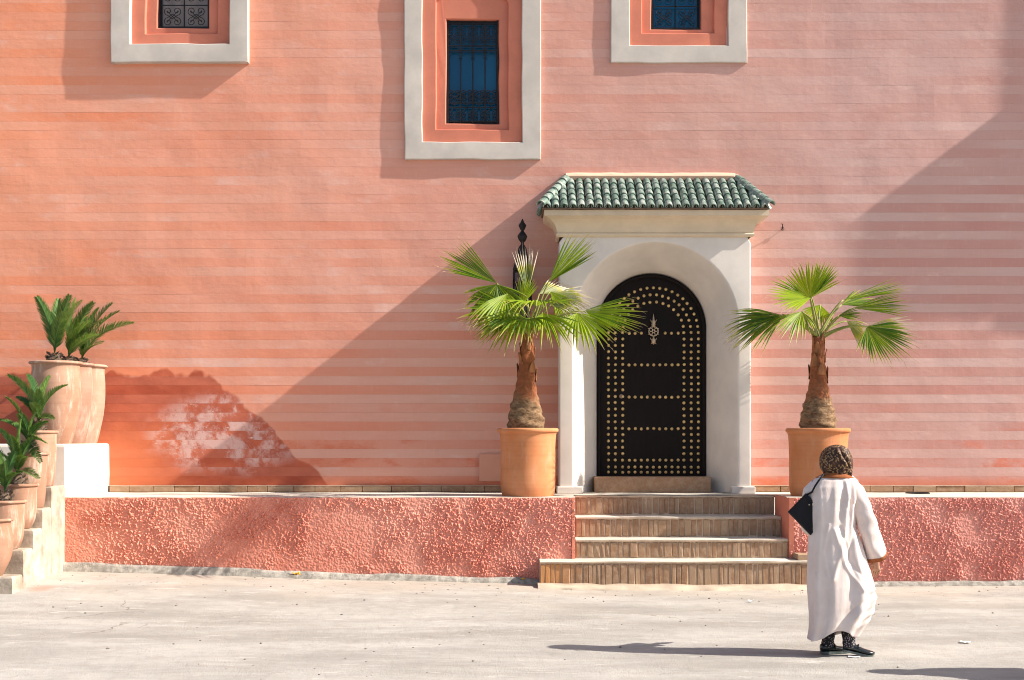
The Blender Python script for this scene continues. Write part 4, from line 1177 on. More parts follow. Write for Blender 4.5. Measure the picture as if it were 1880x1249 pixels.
cycad('cycad', b, [(*rel(-10, 830, -2.5, b), .06), (*rel(28, 830, -2.5, b), .05), (*rel(36, 870, -2.7, b), .08), (*rel(-24, 800, -2.3, b), .06), (*rel(8, 850, -2.8, b), .05)], 'cycad in the pot on the second side step', 7, GS, 0.07)

# ================================================================== SMALL THINGS ON AND BY THE HOUSE
def moved(o, parent):
    o.parent = parent; o.matrix_parent_inverse = Matrix.Translation(-Vector(parent.location)); return o
LX, LY = 0.125, -0.19
lan = empty('wall_lantern', (LX, 0, 2.9), 'tall dark iron lantern on the wall behind the left palm', 'lantern')
def lz(py): return CAM_H + (805 - py) * (CAM_D + LY) / FPX
def ngon(r, z, n=6, a0=0.2): return [(LX + r * math.cos(a0 + 2*math.pi*i/n), LY + r * math.sin(a0 + 2*math.pi*i/n), z) for i in range(n)]
mb = MB().loft([ngon(r, lz(p), 8) for r, p in ((0.004, 402), (0.022, 408), (0.050, 414), (0.030, 421), (0.015, 424), (0.040, 429), (0.062, 434), (0.045, 441), (0.018, 446), (0.020, 449))], True, True, True)
moved(mb.build('finial', M['iron']), lan)
mb = MB().loft([ngon(r, lz(p)) for r, p in ((0.022, 449), (0.050, 456), (0.062, 466), (0.085, 478), (0.108, 490), (0.118, 496), (0.108, 498))], True, True, True)
moved(mb.build('cap', M['iron']), lan)
mb = MB()
for i in range(6):
    a = 0.2 + 2*math.pi*i/6
    mb.tube([(LX + r * math.cos(a), LY + r * math.sin(a), lz(p)) for r, p in ((0.106, 497), (0.112, 525), (0.106, 560), (0.070, 585))], 0.0085, 4)
for r, p in ((0.108, 500), (0.112, 520), (0.108, 552), (0.072, 584)):
    l = ngon(r, lz(p)); mb.tube(l + [l[0]], 0.008, 4, False)
for i in range(6):
    l = ngon(0.108, lz(512)); l2 = ngon(0.105, lz(556)); 
    for (s_, e_) in ((l[i], l2[(i+1) % 6]), (l[(i+1) % 6], l2[i])): mb.tube([s_, e_], 0.004, 4)
moved(mb.build('cage', M['iron']), lan)
n = NT('smoked_glass'); n.color((0.05, 0.05, 0.07)); n.set(Roughness=0.15, Specular_IOR_Level=0.5); M['smoke'] = n.m
moved(MB().loft([ngon(r, lz(p)) for r, p in ((0.099, 500), (0.103, 525), (0.098, 560), (0.064, 584))], True, True, True).build('glass', M['smoke']), lan)
moved(MB().loft([ngon(r, lz(p), 8) for r, p in ((0.066, 585), (0.048, 592), (0.028, 598), (0.034, 602), (0.020, 607), (0.006, 614))], True, True, True).build('pendant', M['iron']), lan)
mb = MB().box(LX - 0.04, LX + 0.04, -0.012, 0.03, lz(590), lz(505))
mb.tube([(LX, 0.0, lz(560)), (LX, -0.06, lz(580)), (LX, -0.13, lz(588))], 0.012, 6); mb.tube([(LX, 0.0, lz(520)), (LX, -0.09, lz(505))], 0.010, 6)
moved(mb.build('bracket', M['iron']), lan)

pa = P(880, 834); pb = P(915, 884)
o = link('meter_cover', bevel_box_mesh('meter_cover', 0.30, 0.03, pa.z - pb.z, 0.004, 2), M['flatpink']); o.location = (pa.x + 0.15, -0.012, (pa.z + pb.z) / 2)
tag(o, 'flat pink square cover plate low on the wall beside the left palm pot', 'cover')
hk = P(1436, 421)
mb = MB().tube([(hk.x, 0.03, hk.z), (hk.x, -0.02, hk.z), (hk.x - .004, -0.055, hk.z + .05), (hk.x - .02, -0.06, hk.z + .055)], 0.006, 5)
mb.tube([(hk.x + .018 * math.cos(a), -0.025, hk.z + .018 * math.sin(a)) for a in np.linspace(0, 2*math.pi, 12)], 0.004, 4, False)
tag(mb.build('wall_hook', M['iron'], smooth=True), 'small wire hook in the wall right of the tiled canopy', 'hook')
mb = MB(); dc = P(1680, 901, -0.35)
mb.loft([[(dc.x + r * math.cos(2*math.pi*i/20), -0.45 + r * math.sin(2*math.pi*i/20), TZF + h) for i in range(20)] for r, h in ((0.14, -0.01), (0.14, 0.012), (0.125, 0.018), (0.115, 0.010), (0.03, 0.010))], True, False, True)
tag(mb.build('drain_cover', M['iron'], smooth=False), 'dark round drain cover on the terrace floor at the right', 'drain cover')

# litter on the street
def sheet(name, px, py, w, d, mat, label, cat, h=0.01):
    # where the street is hit below that point of the view
    y_ = -5.0
    for _ in range(30):
        s = FPX / (CAM_D + y_); zt_ = gz((px - 940) / s, y_); y_ = FPX * (CAM_H - zt_) / (py - 805) - CAM_D
    X_ = (px - 940) * (CAM_D + y_) / FPX
    mb = MB(); n_ = 6; vs_ = []; fs_ = []
    for i in range(n_):
        for j in range(n_):
            u, v = i / (n_ - 1) - .5, j / (n_ - 1) - .5
            xx, yy = X_ + u * w + v * d * .3, y_ + v * d - u * w * .25
            vs_.append((xx, yy, gz(xx, yy) + 0.003 + h * (nz(i * .9 + px, j * .9, 71)) + h * abs(u) * 1.2))
    for i in range(n_ - 1):
        for j in range(n_ - 1): fs_.append((i*n_+j, (i+1)*n_+j, (i+1)*n_+j+1, i*n_+j+1))
    o = mb.add(vs_, fs_).build(name, mat, smooth=False); o.modifiers.new('thick', 'SOLIDIFY').thickness = 0.0015
    return tag(o, label, cat)
paper = simple('paper', (0.80, 0.80, 0.78), 0.8, 0.04, 5, 0)
sheet('paper_scrap', 1773, 1181, 0.075, 0.06, paper, 'white paper scrap on the street at the right edge', 'litter')
sheet('paper_scrap', 1568, 1207, 0.085, 0.05, paper, 'white paper scrap just beyond the toe of the shoe', 'litter', 0.004)
sheet('paper_scrap', 1379, 1106, 0.055, 0.05, paper, 'crumpled white scrap below the right end of the stairs', 'litter', 0.02)
for (px, py, lab) in ((545, 1061, 'yellow withered flower lying against the cement foot of the terrace'), (961, 1071, 'small orange blossom lying at the left foot of the brick stairs')):
    y_ = -1.46; X_ = (px - 940) * (CAM_D + y_) / FPX; g0 = gz(X_, y_) + 0.045
    big_ = 1.0 if px < 600 else 0.55
    root = tag(empty('fallen_flower', (X_, y_, g0)), lab, 'flower')
    yel = simple('yellow_petal', (0.70, 0.40, 0.02), 0.6, 0.25, 40, 0.1); drk = simple('withered_stem', (0.08, 0.06, 0.05), 0.9, 0.3, 40, 0.1)
    for q in range(6):
        a = q * 1.05; c_, s_ = math.cos(a), math.sin(a); L_ = 0.055 * big_ * random.uniform(.7, 1.2)
        vs_ = [(0, 0, 0.01), (c_*L_*.5 - s_*.014*big_, s_*L_*.5 + c_*.014*big_, 0.02 + .01*math.sin(q*2)), (c_*L_, s_*L_, 0.008 + 0.03*(q % 2)*big_), (c_*L_*.5 + s_*.014*big_, s_*L_*.5 - c_*.014*big_, 0.022)]
        o = MB().add(vs_, [(0, 1, 2, 3)]).build('petal', yel, root); o.modifiers.new('thick', 'SOLIDIFY').thickness = 0.003
    MB().tube([(0, 0, .01), (-.05*big_, .0, .012), (-.10*big_, -.01, .02)], [.008*big_, .006*big_, .003*big_], 5).build('stem', drk, root)
# loose grit on the street
mb = MB(); rnd = random.Random(5)
for q in range(380):
    X_ = rnd.uniform(-6.2, 6.2); Y_ = rnd.uniform(-7.2, -1.5)
    if rnd.random() < .5: Y_ = rnd.uniform(-2.6, -1.45)
    if 0.25 < X_ < 3.4 and Y_ > -1.7: continue
    if X_ < -4.9 and Y_ > -3: continue
    r = rnd.choice((0.004, 0.005, 0.007, 0.010)) * rnd.uniform(.7, 1.3); g0 = gz(X_, Y_)
    vs_ = [(X_ + r*rnd.uniform(.8, 1.6), Y_, g0 + r*.3), (X_, Y_ + r*rnd.uniform(.7, 1.3), g0 + r*.3), (X_ - r*rnd.uniform(.8, 1.6), Y_, g0 + r*.3), (X_, Y_ - r*rnd.uniform(.7, 1.3), g0 + r*.3), (X_, Y_, g0 + r*.95), (X_, Y_, g0 - r*.3)]
    mb.add(vs_, [(0,1,4),(1,2,4),(2,3,4),(3,0,4),(1,0,5),(2,1,5),(3,2,5),(0,3,5)])
tag(mb.build('street_grit', simple('grit', (0.24, 0.20, 0.17), 0.95, 0.5, 8, 0)), 'loose grit and crumbs of mortar scattered on the street', 'grit', kind='stuff')

# ================================================================== PEOPLE
PS = 241.7
def lx(px): return (px - 1540) / PS
def lzz(py): return (1201.4 - py) / PS
def cloth(name, a, b, bumpy=0.25, rough=0.85, sheen=0.2):
    n = NT(name); f = n.noise(n.obj, 7, 4, 0.6)
    n.color(n.mix(n.mapr(f, 0.3, 0.7), a, b)); n.set(Roughness=rough)
    n.bump(n.math('ADD', n.noise(n.vmul(n.obj, (9, 9, 2.5)), 1.0, 3, 0.5), n.math('MULTIPLY', n.noise(n.obj, 160, 2), 0.12)), bumpy, 0.03)
    return n.m
M['robe'] = cloth('white_cotton', (0.66, 0.55, 0.50), (0.72, 0.62, 0.575))
M['trim'] = cloth('rust_trim', (0.22, 0.065, 0.02), (0.36, 0.12, 0.04))
M['skin'] = simple('skin', (0.36, 0.20, 0.13), 0.55, 0.08, 12, 0.1, 0.002)
M['bag'] = simple('black_canvas', (0.007, 0.007, 0.010), 0.7, 0.2, 30, 0.1, 0.002)
M['shoe'] = simple('black_patent_leather', (0.012, 0.016, 0.018), 0.22, 0.3, 18, 0.1, 0.002, spec=0.5)
M['sole'] = simple('grey_rubber_sole', (0.11, 0.13, 0.12), 0.8, 0.2, 20, 0)
n = NT('patterned_scarf')
v1 = n.voro(n.vadd(n.obj, n.vmul(n.comb(n.noise(n.obj, 30, 2), n.noise(n.obj, 34, 2), n.noise(n.obj, 38, 2)), (0.02, 0.02, 0.02))), 62)
c = n.mix(n.mapr(v1.outputs['Distance'], 0.36, 0.50), (0.27, 0.165, 0.08), (0.040, 0.018, 0.012))
c = n.mix(n.mapr(n.noise(n.obj, 22, 4), 0.50, 0.62), c, (0.06, 0.025, 0.014))
n.color(c); n.set(Roughness=0.6); n.bump(n.noise(n.obj, 25, 3), 0.3, 0.01); M['scarf'] = n.m
n = NT('patterned_sock')
v1 = n.voro(n.obj, 75)
c = n.mix(n.mapr(v1.outputs['Distance'], 0.25, 0.42), (0.30, 0.27, 0.28), (0.02, 0.018, 0.022))
n.color(c); M['sock'] = n.m

def sample(keys, t):
    ks = [k_[0] for k_ in keys]
    return [float(np.interp(t, ks, [k_[j] for k_ in keys])) for j in range(1, len(keys[0]))]

def make_person(loc, label, group=None):
    root = empty('person', loc, label, 'person', group)
    # --- body: one continuous skinned figure
    V = []; E = []; R_ = []
    def vert(p, r, prev=None):
        V.append(p); R_.append(r); i = len(V) - 1
        if prev is not None: E.append((prev, i))
        return i
    pel = vert((0.02, 0.02, 0.80), 0.125)
    b1 = vert((0.0, 0.02, 0.98), 0.115, pel); b2 = vert((-0.02, 0.015, 1.16), 0.120, b1); b3 = vert((-0.02, 0.02, 1.28), 0.085, b2)
    nk = vert((-0.012, 0.035, 1.365), 0.048, b3); h1 = vert((-0.006, 0.05, 1.43), 0.070, nk); h2 = vert((-0.008, 0.045, 1.50), 0.082, h1); h3 = vert((-0.01, 0.035, 1.555), 0.050, h2)
    def arm(pts, rs, hand_dir):
        pr = b3
        for p, r in zip(pts, rs): pr = vert(p, r, pr)
        w_ = Vector(pts[-1]); hd = Vector(hand_dir).normalized(); sdv = hd.cross(Vector((0, 1, 0.2))).normalized()
        pal = vert(tuple(w_ + hd * 0.045), 0.027, pr); pal2 = vert(tuple(w_ + hd * 0.080), 0.026, pal)
        for q in range(4):
            o_ = sdv * (q - 1.5) * 0.018; ln = (0.062, 0.072, 0.068, 0.052)[q]
            f1 = vert(tuple(w_ + hd * 0.095 + o_), 0.0095, pal2); f2 = vert(tuple(w_ + hd * (0.095 + ln * .55) + o_ + Vector((-.006, .010, 0))), 0.0085, f1); vert(tuple(w_ + hd * (0.095 + ln * .9) + o_ + Vector((-.016, .030, 0))), 0.007, f2)
        t1_ = vert(tuple(w_ + hd * 0.050 + Vector((-.03, .022, 0))), 0.011, pal); vert(tuple(w_ + hd * 0.09 + Vector((-.04, .038, 0))), 0.009, t1_)
    arm([(0.105, 0.0, 1.285), (0.17, -0.035, 1.13), (0.235, -0.05, 0.96), (0.275, 0.0, 0.80), (0.292, 0.03, 0.725)], [0.058, 0.048, 0.040, 0.032, 0.024], (0.1, 0.35, -0.9))
    arm([(-0.155, 0.03, 1.285), (-0.20, 0.07, 1.14), (-0.20, 0.13, 1.0), (-0.13, 0.25, 0.95), (-0.06, 0.31, 0.95)], [0.058, 0.048, 0.040, 0.032, 0.024], (0.9, 0.4, 0.05))
    for sx, pts in ((-1, [(-0.06, 0.02, 0.72), (-0.045, 0.05, 0.44), (-0.066, 0.05, 0.12), (-0.072, 0.05, 0.06)]), (1, [(0.09, 0.0, 0.72), (0.07, -0.045, 0.44), (0.062, -0.05, 0.14), (0.066, -0.05, 0.07)])):
        pr = pel
        for p, r in zip(pts, (0.088, 0.050, 0.030, 0.028)): pr = vert(p, r, pr)
    me = bpy.data.meshes.new('body'); me.from_pydata(V, E, [])
    tmp = bpy.data.objects.new('body_tmp', me); COL.objects.link(tmp)
    sk = tmp.modifiers.new('skin', 'SKIN')
    sv = me.skin_vertices[0].data if me.skin_vertices else None
    for i, r in enumerate(R_):
        sv[i].radius = (r, r); sv[i].use_root = (i == 0)
    tmp.modifiers.new('sub', 'SUBSURF').levels = 1
    dg = bpy.context.evaluated_depsgraph_get()
    me2 = bpy.data.meshes.new_from_object(tmp.evaluated_get(dg))
    bpy.data.objects.remove(tmp)
    # face: nose, brows and mouth pulled out of the head on the far side (she looks away from the street's viewer)
    fd = Vector((0.55, 0.83, 0)).normalized(); fs_ = Vector((fd.y, -fd.x, 0)); hc = Vector((-0.006, 0.045, 1.475))
    for v in me2.vertices:
        d_ = v.co - hc
        if abs(d_.z) < 0.09 and d_.dot(fd) > 0.03:
            u = d_.dot(fs_); w_ = d_.z
            v.co += fd * (0.024 * math.exp(-(u / .016) ** 2 - ((w_ + .012) / .022) ** 2) + 0.006 * math.exp(-(u / .03) ** 2 - ((w_ + .055) / .012) ** 2) - 0.008 * math.exp(-((abs(u) - .032) / .014) ** 2 - ((w_ - .012) / .012) ** 2))
    me2.polygons.foreach_set('use_smooth', [True] * len(me2.polygons)); me2.name = 'body'
    me2.materials.clear(); me2.materials.append(M['skin'])
    link('body', me2, None, root)
    eye = simple('eye', (0.05, 0.03, 0.02), 0.2, 0.1, 5, 0)
    for s_ in (-1, 1):
        c_ = hc + fd * 0.070 + fs_ * s_ * 0.030 + Vector((0, 0, 0.012))
        bm = bmesh.new(); bmesh.ops.create_uvsphere(bm, u_segments=10, v_segments=8, radius=0.011); me = bpy.data.meshes.new('eye'); bm.to_mesh(me); bm.free()
        o = link('eye', me, eye, root); o.location = c_
    # --- robe
    keys = [(869, 1515, 1559, .050, .010), (874, 1503, 1568, .078, .015), (881, 1494, 1575, .100, .015), (893, 1487, 1579, .118, .012), (912, 1485, 1578, .135, .010), (935, 1486, 1573, .145, .010),
            (965, 1487, 1570, .150, .012), (1000, 1485, 1581, .165, .015), (1040, 1484, 1593, .185, .02), (1075, 1484, 1603, .200, .02), (1095, 1486, 1605, .205, .02), (1112, 1487, 1602, .203, .015), (1128, 1488, 1596, .198, .012), (1142, 1488, 1587, .190, .01), (1156, 1488, 1577, .180, .01), (1176, 1485, 1566, .170, .01)]
    creases = [([(1552, 905), (1549, 950), (1536, 1010), (1520, 1060)], .012, 6), ([(1562, 925), (1560, 975), (1548, 1030)], -.012, 5), ([(1514, 960), (1504, 1010), (1511, 1055)], .009, 5), ([(1524, 970), (1544, 1035), (1572, 1078)], .012, 6), ([(1534, 965), (1556, 1030), (1582, 1070)], -.010, 5),
               ([(1603, 1082), (1564, 1106), (1532, 1138), (1508, 1168)], -.020, 5), ([(1603, 1090), (1568, 1116), (1538, 1148), (1520, 1168)], .018, 5), ([(1600, 1108), (1572, 1126), (1548, 1150)], -.014, 4), ([(1598, 1116), (1572, 1134), (1552, 1156)], .014, 4), ([(1592, 1132), (1566, 1148)], .012, 4), ([(1592, 1126), (1566, 1142)], -.012, 4),
               ([(1500, 895), (1503, 960), (1497, 1040)], .006, 5), ([(1536, 885), (1532, 935)], .006, 3.5), ([(1544, 886), (1545, 930)], -.006, 3.5), ([(1496, 1050), (1500, 1110), (1494, 1168)], .010, 6), ([(1508, 1080), (1510, 1130), (1504, 1168)], -.008, 6)]
    def crease(px, py):
        tot = 0.0
        for pts_, amp, wd in creases:
            best = 1e9
            for (ax, ay), (bx_, by_) in zip(pts_[:-1], pts_[1:]):
                dx, dy = bx_ - ax, by_ - ay
                u_ = max(0, min(1, ((px - ax) * dx + (py - ay) * dy) / (dx * dx + dy * dy)))
                best = min(best, math.hypot(px - ax - u_ * dx, py - ay - u_ * dy))
            wd *= 0.62
            if best < 4 * wd: tot += 0.72 * amp * math.exp(-(best / wd) ** 2)
        return tot
    N = 176; rows = 150; ls = []
    for r_ in range(rows + 1):
        t = r_ / rows
        l = []
        for k_ in range(N):
            a = 2 * math.pi * k_ / N; ca, sa = math.cos(a), math.sin(a)
            # the hem lifts over the front leg on the viewer's side
            hem = 1174 - 22 * math.exp(-((((a + math.pi / 2 + math.pi) % (2*math.pi)) - math.pi + 0.05) / 0.55) ** 2) - 10 * max(0, ca)
            py = 869 + (hem - 869) * t
            xl, xr, hd, yc = sample(keys, py)
            cx_, hw = lx((xl + xr) / 2), (xr - xl) / 2 / PS
            ex = 0.86
            X_ = math.copysign(abs(ca) ** ex, ca); Y_ = math.copysign(abs(sa) ** ex, sa)
            g = max(0, t - 0.10)
            # vertical folds that grow towards the hem, and a drag fold running down to the left
            f1 = (nz(20 + 3.4 * math.cos(a + .5*t) + 1.2, 20 + 3.4 * math.sin(a + .5*t) + t * 0.9, 81) - .5) * 0.075 * g
            f2 = math.sin(9 * a + 5 * t + 2.5 * nz(5 + 2*ca, 5 + 2*sa + t, 82)) * 0.010 * min(1, g * 1.6)
            ph = (a + math.pi / 2 + math.pi) % (2*math.pi) - math.pi          # 0 on the viewer's side
            f3 = 0.0
            if False:
                for (c0, amp) in ((0.66, .020), (0.75, .030), (0.84, .026), (0.93, .018)):
                    line = c0 - 0.17 * (ph - 0.3) + 0.012 * math.sin(7 * ph + 40 * c0)
                    f3 += amp * math.exp(-((t - line) / 0.022) ** 2) * math.exp(-((ph - 0.45) / 0.55) ** 2)
                    f3 -= amp * .7 * math.exp(-((t - line - .035) / 0.02) ** 2) * math.exp(-((ph - 0.45) / 0.55) ** 2)
            f4 = 0.016 * math.exp(-((t - .18) / .12) ** 2) * math.sin(16 * ph + 3) * math.exp(-((ph - .35) / .5) ** 2)
            k2 = f1 + f2 + f4
            if sa < 0: k2 += crease((xl + xr) / 2 + X_ * (xr - xl) / 2, py) * 1.1 * min(1.0, 1.6 * -sa) * min(1.0, (1 - t) * 9)
            l.append((cx_ + X_ * (hw + k2 * 0.7), yc + Y_ * (hd + k2), lzz(py)))
        ls.append(l)
    robe = MB().loft(ls).build('robe', M['robe'], root, smooth=True, fix=True)
    robe.modifiers.new('thick', 'SOLIDIFY').thickness = 0.005
    # collar band
    ls = []
    for q, (py, gr) in enumerate(((876, 0.006), (871, 0.010), (867, 0.004), (864, -0.006))):
        xl, xr, hd, yc = sample(keys, max(py, 869)); cx_ = lx((xl + xr) / 2); hw = (xr - xl) / 2 / PS
        ls.append([(cx_ + (hw * (1 - .05 * q) + gr) * math.cos(2*math.pi*i/48), yc + .01 + (hd + .02 + gr) * math.sin(2*math.pi*i/48), lzz(py)) for i in range(48)])
    MB().loft(ls).build('collar', M['trim'], root, smooth=True, fix=True).modifiers.new('thick', 'SOLIDIFY').thickness = 0.004
    # sleeves
    def sleeve(path, rad, seed, name='sleeve'):
        n_ = 40; rows_ = 44; ls = []
        pts = [Vector((lx(a), c, lzz(b))) for a, b, c in path]
        for r_ in range(rows_ + 1):
            t = r_ / rows_; q = t * (len(pts) - 1); i = min(int(q), len(pts) - 2); u = q - i
            us = u * u * (3 - 2 * u) if 0 < i < len(pts) - 2 else u
            p = pts[i].lerp(pts[i + 1], u); d = (pts[min(i + 2, len(pts) - 1)] - pts[max(i - 1, 0)]).normalized()
            a_ = d.cross(Vector((0, 1, 0))).normalized(); b_ = d.cross(a_).normalized()
            rr = rad[i] + (rad[i + 1] - rad[i]) * u
            l = []
            for k_ in range(n_):
                an = 2 * math.pi * k_ / n_
                w_ = rr * (1 + 0.07 * math.sin(3 * an + 9 * t + seed) * (0.3 + t) + 0.20 * (nz(9 + 1.8*math.cos(an) + seed, 9 + 1.8*math.sin(an) + t * 5, 83) - .5) + 0.05 * math.sin(34 * t + 2 * an) * math.exp(-((t - .55) / .2) ** 2))
                l.append(p + (a_ * math.cos(an) + b_ * math.sin(an)) * w_)
            ls.append(l)
        o = MB().loft(ls).build(name, M['robe'], root, smooth=True, fix=True); o.modifiers.new('thick', 'SOLIDIFY').thickness = 0.005
        # trim inside and round the cuff
        e_ = ls[-1]; f_ = ls[-3]; c_ = sum((Vector(p) for p in e_), Vector()) / len(e_); d = (Vector(e_[0]) - Vector(f_[0])).normalized()
        k0 = [c_ + (p - c_) * 1.02 for p in e_]; k1 = [c_ + (p - c_) * 1.0 + d * 0.030 for p in e_]; k2 = [c_ + (p - c_) * 0.86 + d * 0.020 for p in e_]; k3 = [c_ + (p - c_) * 0.80 - d * 0.07 for p in e_]
        MB().loft([k0, k1, k2, k3]).build('cuff_trim', M['trim'], o, smooth=True, fix=True)
        return o
    sleeve([(1554, 884, .005), (1568, 901, -.012), (1579, 930, -.03), (1589, 962, -.04), (1601, 995, -.02), (1609, 1018, .005)], [.055, .074, .076, .075, .076, .084], 1)
    sleeve([(1505, 886, .02), (1494, 902, .04), (1491, 930, .08), (1492, 955, .14), (1502, 966, .22), (1516, 968, .28)], [.055, .070, .070, .072, .076, .080], 4)
    # --- headscarf, open towards the face
    hk_ = [(816.5, 1534, 1543, .020), (818.5, 1526, 1551, .055), (823, 1518, 1557, .085), (830, 1512, 1561, .104), (840, 1508, 1564, .116), (850, 1507, 1565, .118), (857, 1509, 1564.5, .112), (863, 1513, 1564, .100), (869, 1519, 1563, .086), (876, 1524, 1562.5, .078)]
    ls = []; N = 72; rows = 44; fs2 = []
    for r_ in range(rows + 1):
        py = 816.5 + (876 - 816.5) * r_ / rows; xl, xr, hd = sample(hk_, py); t = r_ / rows
        l = []
        for k_ in range(N):
            a = 2*math.pi*k_/N; ph = (a + math.pi/2 + math.pi) % (2*math.pi) - math.pi
            f_ = 0.005 * math.sin(7 * ph + 9 * t) * min(1, 3 * t) + 0.016 * (nz(7 + 2.2*math.cos(a), 7 + 2.2*math.sin(a) + 2.2 * t, 84) - .5)
            f_ += 0.013 * math.exp(-((ph - (-0.35 + 1.35 * t)) / .09) ** 2) - 0.012 * math.exp(-((ph - (-0.10 + 1.20 * t)) / .08) ** 2) + 0.010 * math.exp(-((ph - (0.30 + 0.80 * t)) / .08) ** 2) - 0.010 * math.exp(-((ph - (0.55 + 0.65 * t)) / .07) ** 2) - 0.008 * math.exp(-((ph - (-0.9 + 1.2 * t)) / .08) ** 2)
            f_ *= min(1, 4 * t)
            f_ += 0.006 * math.exp(-((t - .86) / .05) ** 2)
            l.append((lx((xl + xr) / 2) + ((xr - xl) / 2 / PS + f_) * math.cos(a), 0.035 + (hd + f_) * math.sin(a), lzz(py)))
        ls.append(l)
    mb = MB(); vs_ = [p for l in ls for p in l]
    for r_ in range(rows):
        for k_ in range(N):
            a = 2*math.pi*(k_ + .5)/N; t = (r_ + .5) / rows
            da = (a - math.atan2(fd.y, fd.x) + math.pi) % (2*math.pi) - math.pi
            if (da / 0.62) ** 2 + ((t - .55) / .30) ** 2 < 1: continue
            fs2.append((r_*N+k_, r_*N+(k_+1) % N, (r_+1)*N+(k_+1) % N, (r_+1)*N+k_))
    fs2.append(tuple(range(N))[::-1])
    sc_ = mb.add(vs_, fs2).build('headscarf', M['scarf'], root, smooth=True); sc_.modifiers.new('thick', 'SOLIDIFY').thickness = 0.004
    # --- feet: shoes and patterned socks
    def shoe(x0_, y0_, z0_, yaw, pitch, L_=0.235):
        ls = []
        for (u, w_, h_, lift) in ((0.0, .020, .050, .008), (0.03, .030, .062, 0), (0.12, .034, .066, 0), (0.30, .033, .060, .004), (0.45, .036, .050, .004), (0.62, .043, .042, 0), (0.80, .044, .036, .002), (0.93, .034, .030, .006), (1.0, .012, .018, .012)):
            l = []
            for k_ in range(18):
                a = 2*math.pi*k_/18
                l.append(Vector(((u - .22) * L_, w_ * math.cos(a), 0.012 + lift + (h_ * (math.sin(a) * .5 + .5) if math.sin(a) > 0 else h_ * (.5 + .5 * math.sin(a)) ))))
            ls.append(l)
        Mx = Matrix.Translation((x0_, y0_, z0_)) @ Matrix.Rotation(yaw, 4, 'Z') @ Matrix.Rotation(pitch, 4, 'Y')
        o = MB().loft([[Mx @ p for p in l] for l in ls], True, True, True).build('shoe', M['shoe'], root, smooth=True, fix=True)
        sl = [[Vector(((u - .22) * L_, w_ * math.cos(2*math.pi*k_/18) , zz)) for k_ in range(1)] for u, w_, zz in ()]
        out_ = []
        prof_ = ((-.01, .012), (0.03, .033), (.12, .037), (.30, .034), (.45, .037), (.62, .045), (.80, .046), (.93, .037), (1.01, .012))
        left_ = [Vector(((u - .22) * L_, w_, 0)) for u, w_ in prof_]; right_ = [Vector(((u - .22) * L_, -w_, 0)) for u, w_ in reversed(prof_)]
        pl = left_ + right_
        MB().loft([[Mx @ (p + Vector((0, 0, h))) for p in pl] for h in (0.0, 0.016)], True, True, True).build('sole', M['sole'], o, fix=True)
        # buckle strap
        MB().tube([Mx @ Vector((0.055, .037 * math.cos(a), 0.040 + .034 * math.sin(a))) for a in np.linspace(-.2, math.pi + .2, 12)], 0.005, 5).build('strap', M['shoe'], o, smooth=True)
        return Mx
    def sock(x0_, y0_, x1_, y1_, z0_, z1_, r0, r1):
        ls = []
        for q in range(15):
            t = q / 14; rr = r0 + (r1 - r0) * t + 0.0025 * math.sin(q * 2.1)
            ls.append([(x0_ + (x1_ - x0_) * t + rr * 1.1 * math.cos(2*math.pi*i/20), y0_ + (y1_ - y0_) * t + rr * math.sin(2*math.pi*i/20), z0_ + (z1_ - z0_) * t) for i in range(20)])
        MB().loft(ls).build('sock', M['sock'], root, smooth=True, fix=True)
    shoe(lx(1521), 0.05, 0.004, 0.25, 0.02)
    shoe(lx(1556), -0.05, 0.026, -0.12, 0.20)
    sock(lx(1522), 0.05, lx(1530), 0.05, 0.055, 0.42, .042, .056)
    sock(lx(1556), -0.05, lx(1552), -0.045, 0.070, 0.42, .042, .060)
    return root

py_person = -CAM_D + FPX / PS
pl = Vector(((1540 - 940) / PS, py_person, gz((1540 - 940) / PS, py_person)))
person = make_person(pl, 'person in a long white robe and patterned brown headscarf walking past the stairs')
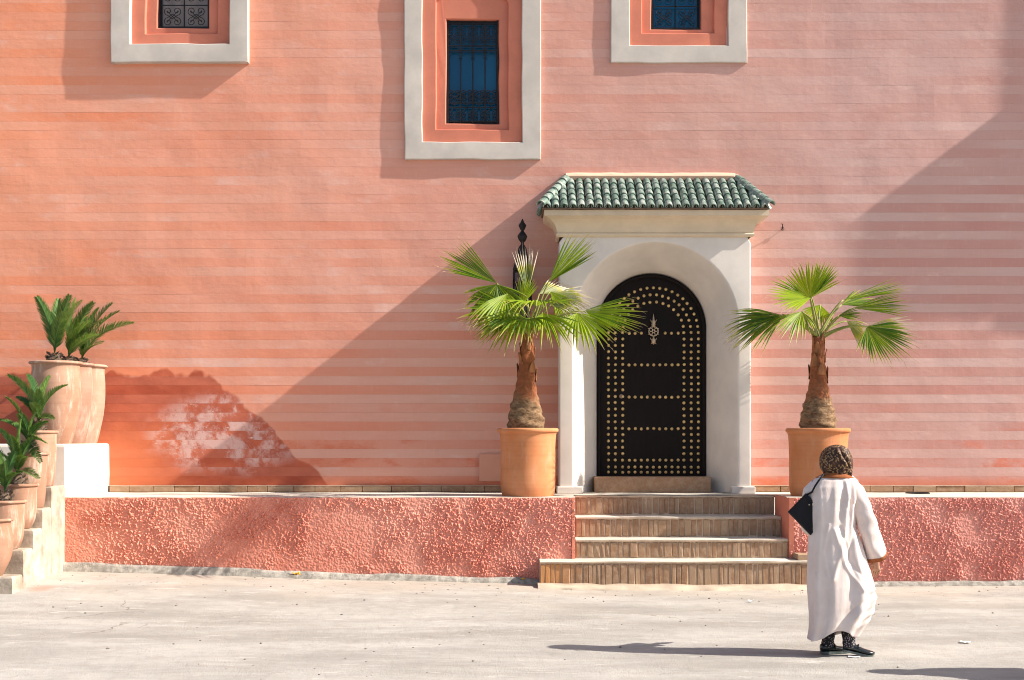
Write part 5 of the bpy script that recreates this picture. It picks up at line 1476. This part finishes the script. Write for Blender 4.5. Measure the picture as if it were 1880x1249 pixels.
# black shoulder bag on the far side of the left arm
bagr = empty('shoulder_bag', pl + Vector((lx(1482), -0.02, lzz(945))), 'black shoulder bag hanging on the left side of the person in white', 'bag')
c4 = [(1478.5, 905), (1445.5, 939), (1486, 981), (1519, 947)]
mb = MB(); f_ = []
cc = Vector((lx(1482), 0, lzz(943)))
for th_, ins in ((-.030, .012), (-.018, 0.0), (.018, 0.0), (.030, .012)):
    l = []
    for i in range(4):
        a = Vector((lx(c4[i][0]), 0, lzz(c4[i][1]))); b2_ = Vector((lx(c4[(i+1) % 4][0]), 0, lzz(c4[(i+1) % 4][1])))
        for q in range(6):
            p = a.lerp(b2_, q / 6); p = cc + (p - cc) * (1 - ins * 4); p.y = -0.02 + th_ + 0.02 * (nz(i * 6 + q, th_ * 30, 91) - .5)
            l.append(p + pl)
    f_.append(l)
bb = mb.loft(f_, True, True, True).build('bag_body', M['bag'], None, fix=True)
moved(bb, bagr)
st_ = [(1480, 908, -.03), (1487, 903, -.065), (1491, 892, -.095), (1497, 882, -.105), (1504, 874, -.095), (1509, 869.5, -.06), (1513, 874, .0), (1507, 882, .07), (1500, 893, .11), (1492, 908, .14), (1490, 925, .13)]
moved(MB().tube([pl + Vector((lx(a) , c, lzz(b) + .004)) for a, b, c in st_], 0.0075, 6).build('bag_strap', M['bag'], None, smooth=True), bagr)
bm = bmesh.new(); bmesh.ops.create_uvsphere(bm, u_segments=8, v_segments=6, radius=0.007); me = bpy.data.meshes.new('clasp'); bm.to_mesh(me); bm.free()
o = link('clasp', me, M['pale_brass']); o.location = pl + Vector((lx(1482.5), -0.056, lzz(925))); moved(o, bagr)

# a second passer-by just beyond the right edge of the view: only the shadow reaches in
tip = Vector((2.557, -6.67, 0)); hgt = 1.60
loc2 = tip + Vector((SUN_TO.x, SUN_TO.y, 0)) * (hgt / SUN_TO.z)
def copy_tree(o, parent=None):
    c = o.copy(); COL.objects.link(c); c.parent = parent
    for ch in list(o.children): copy_tree(ch, c)
    return c
p2_ = copy_tree(person); p2_.location = (loc2.x, loc2.y, gz(loc2.x, loc2.y)); p2_.rotation_euler = (0, 0, 2.2)
p2_['label'] = 'second passer-by beyond the right edge whose shadow falls on the street'
